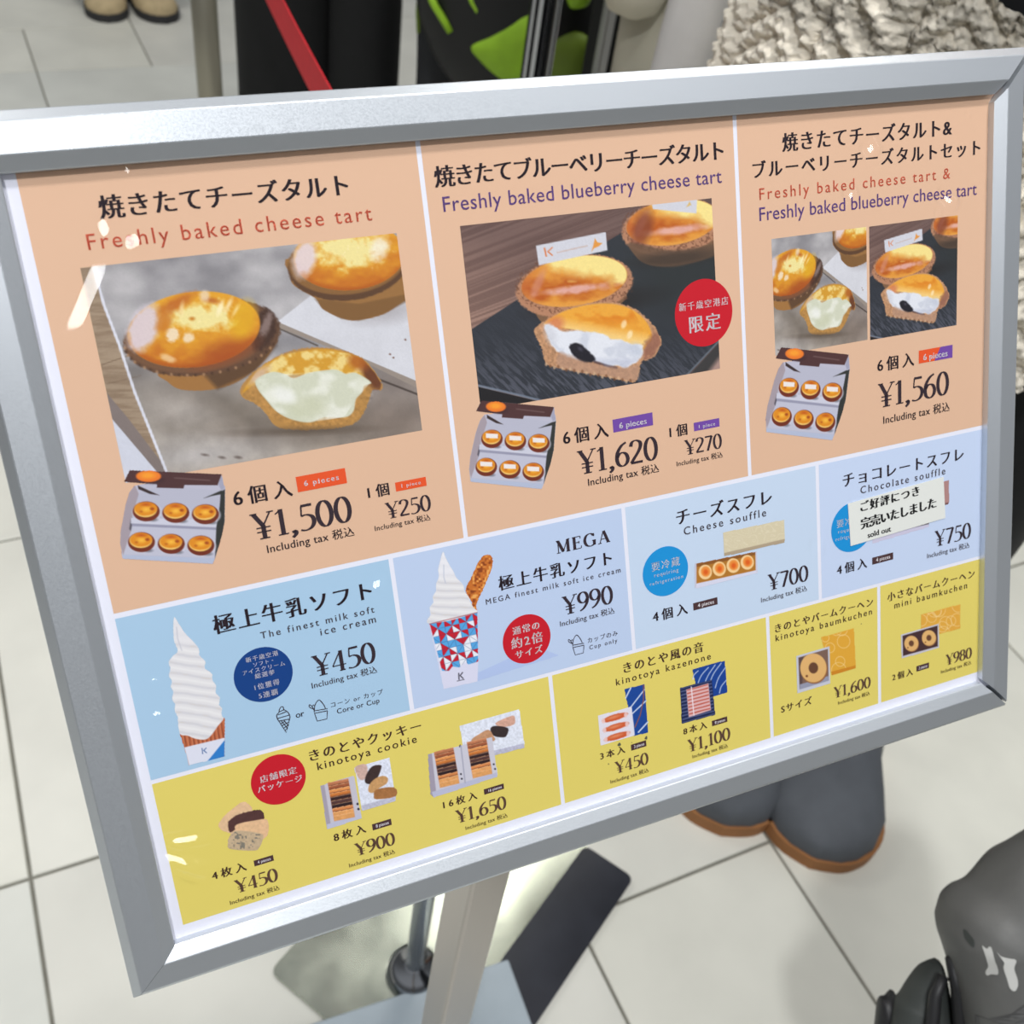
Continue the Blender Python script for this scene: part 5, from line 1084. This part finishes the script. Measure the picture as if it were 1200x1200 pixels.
# hem of the jacket
hm = at(735, 18, 1.46)
bm = bmesh.new(); x, y, z = hm.x-p.location.x, hm.y-p.location.y, hm.z
add_tube(bm, [(x, y, z+.24), (x, y, z+.12), (x+.004, y, z+.035), (x+.006, y, z+.010), (x+.006, y, z)], [.056, .054, .048, .036, .016], 24); bmobj('sleeve', bm, BEJ, p, smooth=True)
# grey bag hanging in front of the beige person
g = at(807, 40, 1.28)
bagw = empty('shoulder_bag', (g.x, g.y, g.z), 'soft light grey shoulder bag with a darker front, beside the beige trousers', 'bag')
GL1, GL2 = mat('pale_grey_cloth', (190, 188, 186), rough=.85, noise=.04), mat('mid_grey_cloth', (128, 128, 130), rough=.85, noise=.06)
AX, AY = Vector((.94, .34, 0)), Vector((0, 0, 1)); AZ = Vector((-.34, .94, 0))*-1
AX = Vector((.82, .57, 0)); AZ = Vector((.57, -.82, 0))
slabmesh('bag_body', [(-.040, -.17), (.05, -.18), (.062, .0), (.058, .12), (-.012, .13), (-.022, .06), (-.034, -.02)], .035, GL1, bagw, AX, AY, AZ)
slabmesh('front_pocket', [(-.006, -.15), (.046, -.16), (.054, -.02), (.050, .03), (.012, .035), (.004, .0)], .014, GL2, bagw, AX, AY, AZ).location = AZ*.026
bm = bmesh.new(); add_tube(bm, [Vector((.0, 0, .11)), Vector((.01, .0, .30)), Vector((.05, .12, .45))], .008, 8); bmobj('strap', bm, GL1, bagw, smooth=True)

# 5: person in the chunky knitted cardigan right behind the board
KN = mat('cream_wool', (232, 224, 208), rough=.95, noise=.12, nscale=60, bump=.2, bscale=900)
kx, ky = .82, .66
p = empty('person', (kx, ky, 0), 'person in chunky cream knitted cardigan, black trousers and grey boots', 'person')
GB, TAN = mat('grey_suede', (88, 92, 98), rough=.8, noise=.12, nscale=25), mat('tan_sole', (160, 108, 62), rough=.7, noise=.1)
for toe, hd in (((.828, .392), -2.35), ((.735, .480), -2.2)):
    shoe(p, (toe[0]-kx, toe[1]-ky, 0), hd,   .265, .172, .085, GB, TAN, name='boot')
for (x, y), s_ in (((.145, -.10), 41), ((.02, .02), 42)):
    leg_tube(p, 'trouser_leg', [(x, y, .06), (x*1.05, y, .5), (x*.9, y, .92)], [.076, .092, .11], BLACKC, seed=s_, folds=.03)
body(p, 1.64, -math.pi/2, BLACKC, HAIR, ez=.69, hz=.80)
def cardigan():
    """open knitted shell with raised cables, ribs and a picot edge at the front opening"""
    a1 = math.radians(-315); zs = np.concatenate([np.linspace(.80, .97, 70, endpoint=False), np.linspace(.97, 1.19, 330, endpoint=False), np.linspace(1.19, 1.34, 60)])
    na, nz_ = 900, len(zs); AA, z = np.meshgrid(np.linspace(0, 1, na), zs)
    a0 = np.radians(np.interp(z, [1.0, 1.045, 1.07, 1.09, 1.105, 1.13, 1.34], [-32, -60, -105, -128, -142, -154, -170])); ang = a0+(a1-a0)*AA
    edge = .05*np.abs(((z*22) % 1)-.5)+.03*np.abs(((z*61) % 1)-.5)                    # toothed front edge
    ang = ang - edge*np.exp(-AA*40)*2.2
    s = -ang*.25; fx = (s/.085) % 1; col = np.floor(s/.085) % 2
    br = np.zeros_like(z)
    for k in range(3):
        xk = .27*np.sin(2*math.pi*z/.085+k*2*math.pi/3); br = np.maximum(br, np.exp(-((fx-.5-xk)/.15)**2)*(.72+.28*np.cos(2*math.pi*z/.085*1+k*2*math.pi/3)))
    pur = np.abs(np.sin(math.pi*(z/.024+np.abs(fx-.5)*2.4)))*.55
    groove = np.clip(1-np.minimum(fx, 1-fx)/.07, 0, 1)
    wf = (s/.0105) % 1; stt = np.cos(2*math.pi*(z/.0092+np.abs(wf-.5)*.9))*np.sin(math.pi*wf)
    disp = .017*np.where(col == 0, br, pur)-.006*groove+.0026*stt+.002*(fbm(s*60, z*60, 5)-.5)+.0016*(fbm(s*400, z*400, 7, 2)-.5)
    R_ = 1+.05*np.sin(z*9+ang*2)+.05*np.sin(ang*3+z*5)
    hx, hy = .212+(.03*(1.1-z)/.3), .185+(.03*(1.1-z)/.3)
    x = np.cos(ang)*(hx*R_+disp); y = np.sin(ang)*(hy*R_+disp)
    co = np.stack([x.ravel(), y.ravel(), z.ravel()], 1).astype(np.float32); idx = np.arange(na*nz_).reshape(nz_, na)
    q_ = np.stack([idx[:-1, :-1], idx[:-1, 1:], idx[1:, 1:], idx[1:, :-1]], -1).reshape(-1, 4)
    me = bpy.data.meshes.new('cardigan'); me.vertices.add(len(co)); me.vertices.foreach_set('co', co.ravel()); me.loops.add(len(q_)*4); me.loops.foreach_set('vertex_index', q_.ravel().astype(np.int32))
    me.polygons.add(len(q_)); me.polygons.foreach_set('loop_start', np.arange(0, len(q_)*4, 4, dtype=np.int32)); me.update(calc_edges=True); me.shade_smooth(); me.materials.append(KN)
    tag(link(bpy.data.objects.new('cardigan', me), p), 'chunky cable knit cardigan')
cardigan()

# 6: grey bag at the lower right, held close to the camera
BD = .80
o0 = at(1150, 1100, BD)
gb = empty('travel_bag', (o0.x, o0.y, o0.z), 'grey nylon bag with pale printed patches and dark webbing, lower right corner', 'bag')
RX, RY, RZ = Vector(M[:, 0]), Vector(-M[:, 1]), Vector(-M[:, 2])       # the bag happens to lie square to the view
def BPX(pts): return [((x-1150)*BD/FPX, -(y-1100)*BD/FPX) for x, y in pts]
NY = mat('grey_nylon', (100, 100, 98), rough=.55, noise=.16, nscale=22, bump=.25, bscale=60)
DKN = mat('dark_webbing', (84, 84, 84), rough=.7, noise=.12, nscale=90); DK2 = mat('dark_olive_nylon', (62, 66, 64), rough=.6, noise=.15, nscale=30)
bagbody = slabmesh('bag_body', BPX([(1108, 1075), (1105, 1092), (1112, 1115), (1122, 1150), (1130, 1200), (1145, 1290), (1260, 1300), (1330, 1180), (1330, 980), (1260, 960), (1205, 985), (1180, 1000), (1150, 1034), (1128, 1045), (1114, 1058)]), .05, NY, gb, RX, RY, RZ)
from mathutils.bvhtree import BVHTree
def front_of(o): return BVHTree.FromPolygons([v.co.copy() for v in o.data.vertices], [tuple(f.vertices) for f in o.data.polygons])
BAGT = front_of(bagbody)
def patch(name, pts, m, off=.0008, seg=4):
    """thin piece lying on the curved front of the bag"""
    P = crom(BPX(pts), seg, True) if seg else crom([tuple(np.array(a)*(1-t)+np.array(b)*t) for a, b in zip(BPX(pts), BPX(pts)[1:]+BPX(pts)[:1]) for t in (0, .2, .4, .6, .8)], 1, True)
    c = P.mean(0); bm = bmesh.new(); rings = []
    for s_ in (1, .8, .6, .4, .2):
        r = []
        for q_ in P:
            a, b = c+(q_-c)*s_; h = BAGT.ray_cast(RX*a+RY*b+RZ*.3, -RZ); r.append(bm.verts.new((h[0] if h[0] else RX*a+RY*b)+RZ*off))
        rings.append(r)
    low = [bm.verts.new(v.co-RZ*(off*1.5)) for v in rings[0]]; rings.insert(0, low); n = len(P)
    for a, b in zip(rings, rings[1:]):
        for k in range(n): bm.faces.new((a[k], a[(k+1) % n], b[(k+1) % n], b[k]))
    bm.faces.new(rings[-1]); return bmobj(name, bm, m, gb)
patch('webbing_band', [(1129, 1174), (1160, 1146), (1230, 1088), (1330, 1010), (1330, 1110), (1230, 1190), (1180, 1230), (1138, 1262)], DKN, .002, 0)
WP = mat('print_white', (196, 196, 192), rough=.6)
patch('printed_mark', [(1124.5, 1084), (1128, 1086), (1131.5, 1083), (1134, 1096), (1137, 1104), (1138, 1112), (1133, 1114), (1130, 1117), (1128.5, 1113), (1130, 1106), (1127.5, 1097)], WP)
patch('printed_mark', [(1136, 1087), (1141, 1091), (1150, 1092.5), (1155, 1094), (1153, 1103), (1156.5, 1114), (1157, 1122), (1154, 1128), (1149, 1125), (1145.5, 1114), (1142, 1103), (1142.5, 1097)], WP)
patch('printed_mark', [(1193, 1002), (1204, 994), (1206, 997), (1196, 1007)], WP); patch('printed_mark', [(1193, 1012), (1206, 1005), (1206, 1010), (1195, 1016)], WP)
patch('buckle', [(1184, 1074), (1190, 1078), (1199, 1075), (1204, 1090), (1196, 1092), (1190, 1098), (1187, 1086)], mat('pale_grey_plastic', (150, 150, 158), rough=.3), .004)
patch('buckle', [(1194, 1092), (1202, 1088), (1204, 1108), (1197, 1110)], mat('black_plastic', (34, 34, 36)), .005)
for q_ in ([(1114, 1074), (1118, 1080), (1117, 1088), (1113, 1083)], [(1172, 1034), (1178, 1033), (1177, 1037), (1172, 1037)], [(1165, 1086), (1170, 1089), (1171, 1096), (1166, 1092)]): patch('dark_fleck', q_, DK2)
slabmesh('side_flap', BPX([(1114, 1146), (1102, 1152), (1090, 1166), (1076, 1188), (1066, 1210), (1060, 1300), (1140, 1300), (1132, 1200), (1122, 1150)]), .02, DK2, gb, RX, RY, RZ).location = -RZ*.03
slabmesh('side_flap', BPX([(1078, 1202), (1066, 1203), (1056, 1214), (1054, 1290), (1090, 1290)]), .012, mat('black_plastic', (34, 34, 36)), gb, RX, RY, RZ).location = -RZ*.05
bm = bmesh.new(); add_tube(bm, [RX*a+RY*b-RZ*.006 for a, b in BPX([(1110, 1148), (1100, 1170), (1096, 1206), (1097, 1290)])], [.004, .005, .0055, .006], 10); bmobj('strap', bm, mat('black_plastic', (34, 34, 36)), gb, smooth=True)
bm = bmesh.new(); add_tube(bm, [RX*a+RY*b-RZ*.004 for a, b in BPX([(1116, 1125), (1124, 1160), (1128, 1200), (1140, 1290)])], [.004, .005, .0055, .006], 10); bmobj('strap', bm, mat('black_plastic', (34, 34, 36)), gb, smooth=True)

# the bag rests on a suitcase that stands below the picture's edge
sc_ = empty('suitcase', (.66, -.11, 0), 'dark suitcase carrying the grey bag, just below the lower right corner', 'suitcase')
HS = mat('dark_shell', (46, 48, 54), rough=.4, noise=.06)
bm = bmesh.new(); add_box(bm, (0, 0, .265), (.36, .22, .42), bev=.03); bmobj('shell', bm, HS, sc_, smooth=True)
for k in range(5):
    bm = bmesh.new(); add_box(bm, (-.12+k*.06, .111, .265), (.014, .006, .34), bev=.002); bmobj('rib', bm, HS, sc_)
for sx_ in (-1, 1):
    for sy_ in (-1, 1):
        bm = bmesh.new(); add_tube(bm, [(sx_*.14-.012, sy_*.08, .028), (sx_*.14+.012, sy_*.08, .028)], .028, 18); bmobj('wheel', bm, mat('rubber', (30, 30, 32)), sc_)
        bm = bmesh.new(); add_box(bm, (sx_*.14, sy_*.08, .052), (.03, .03, .03), bev=.004); bmobj('wheel_housing', bm, HS, sc_)
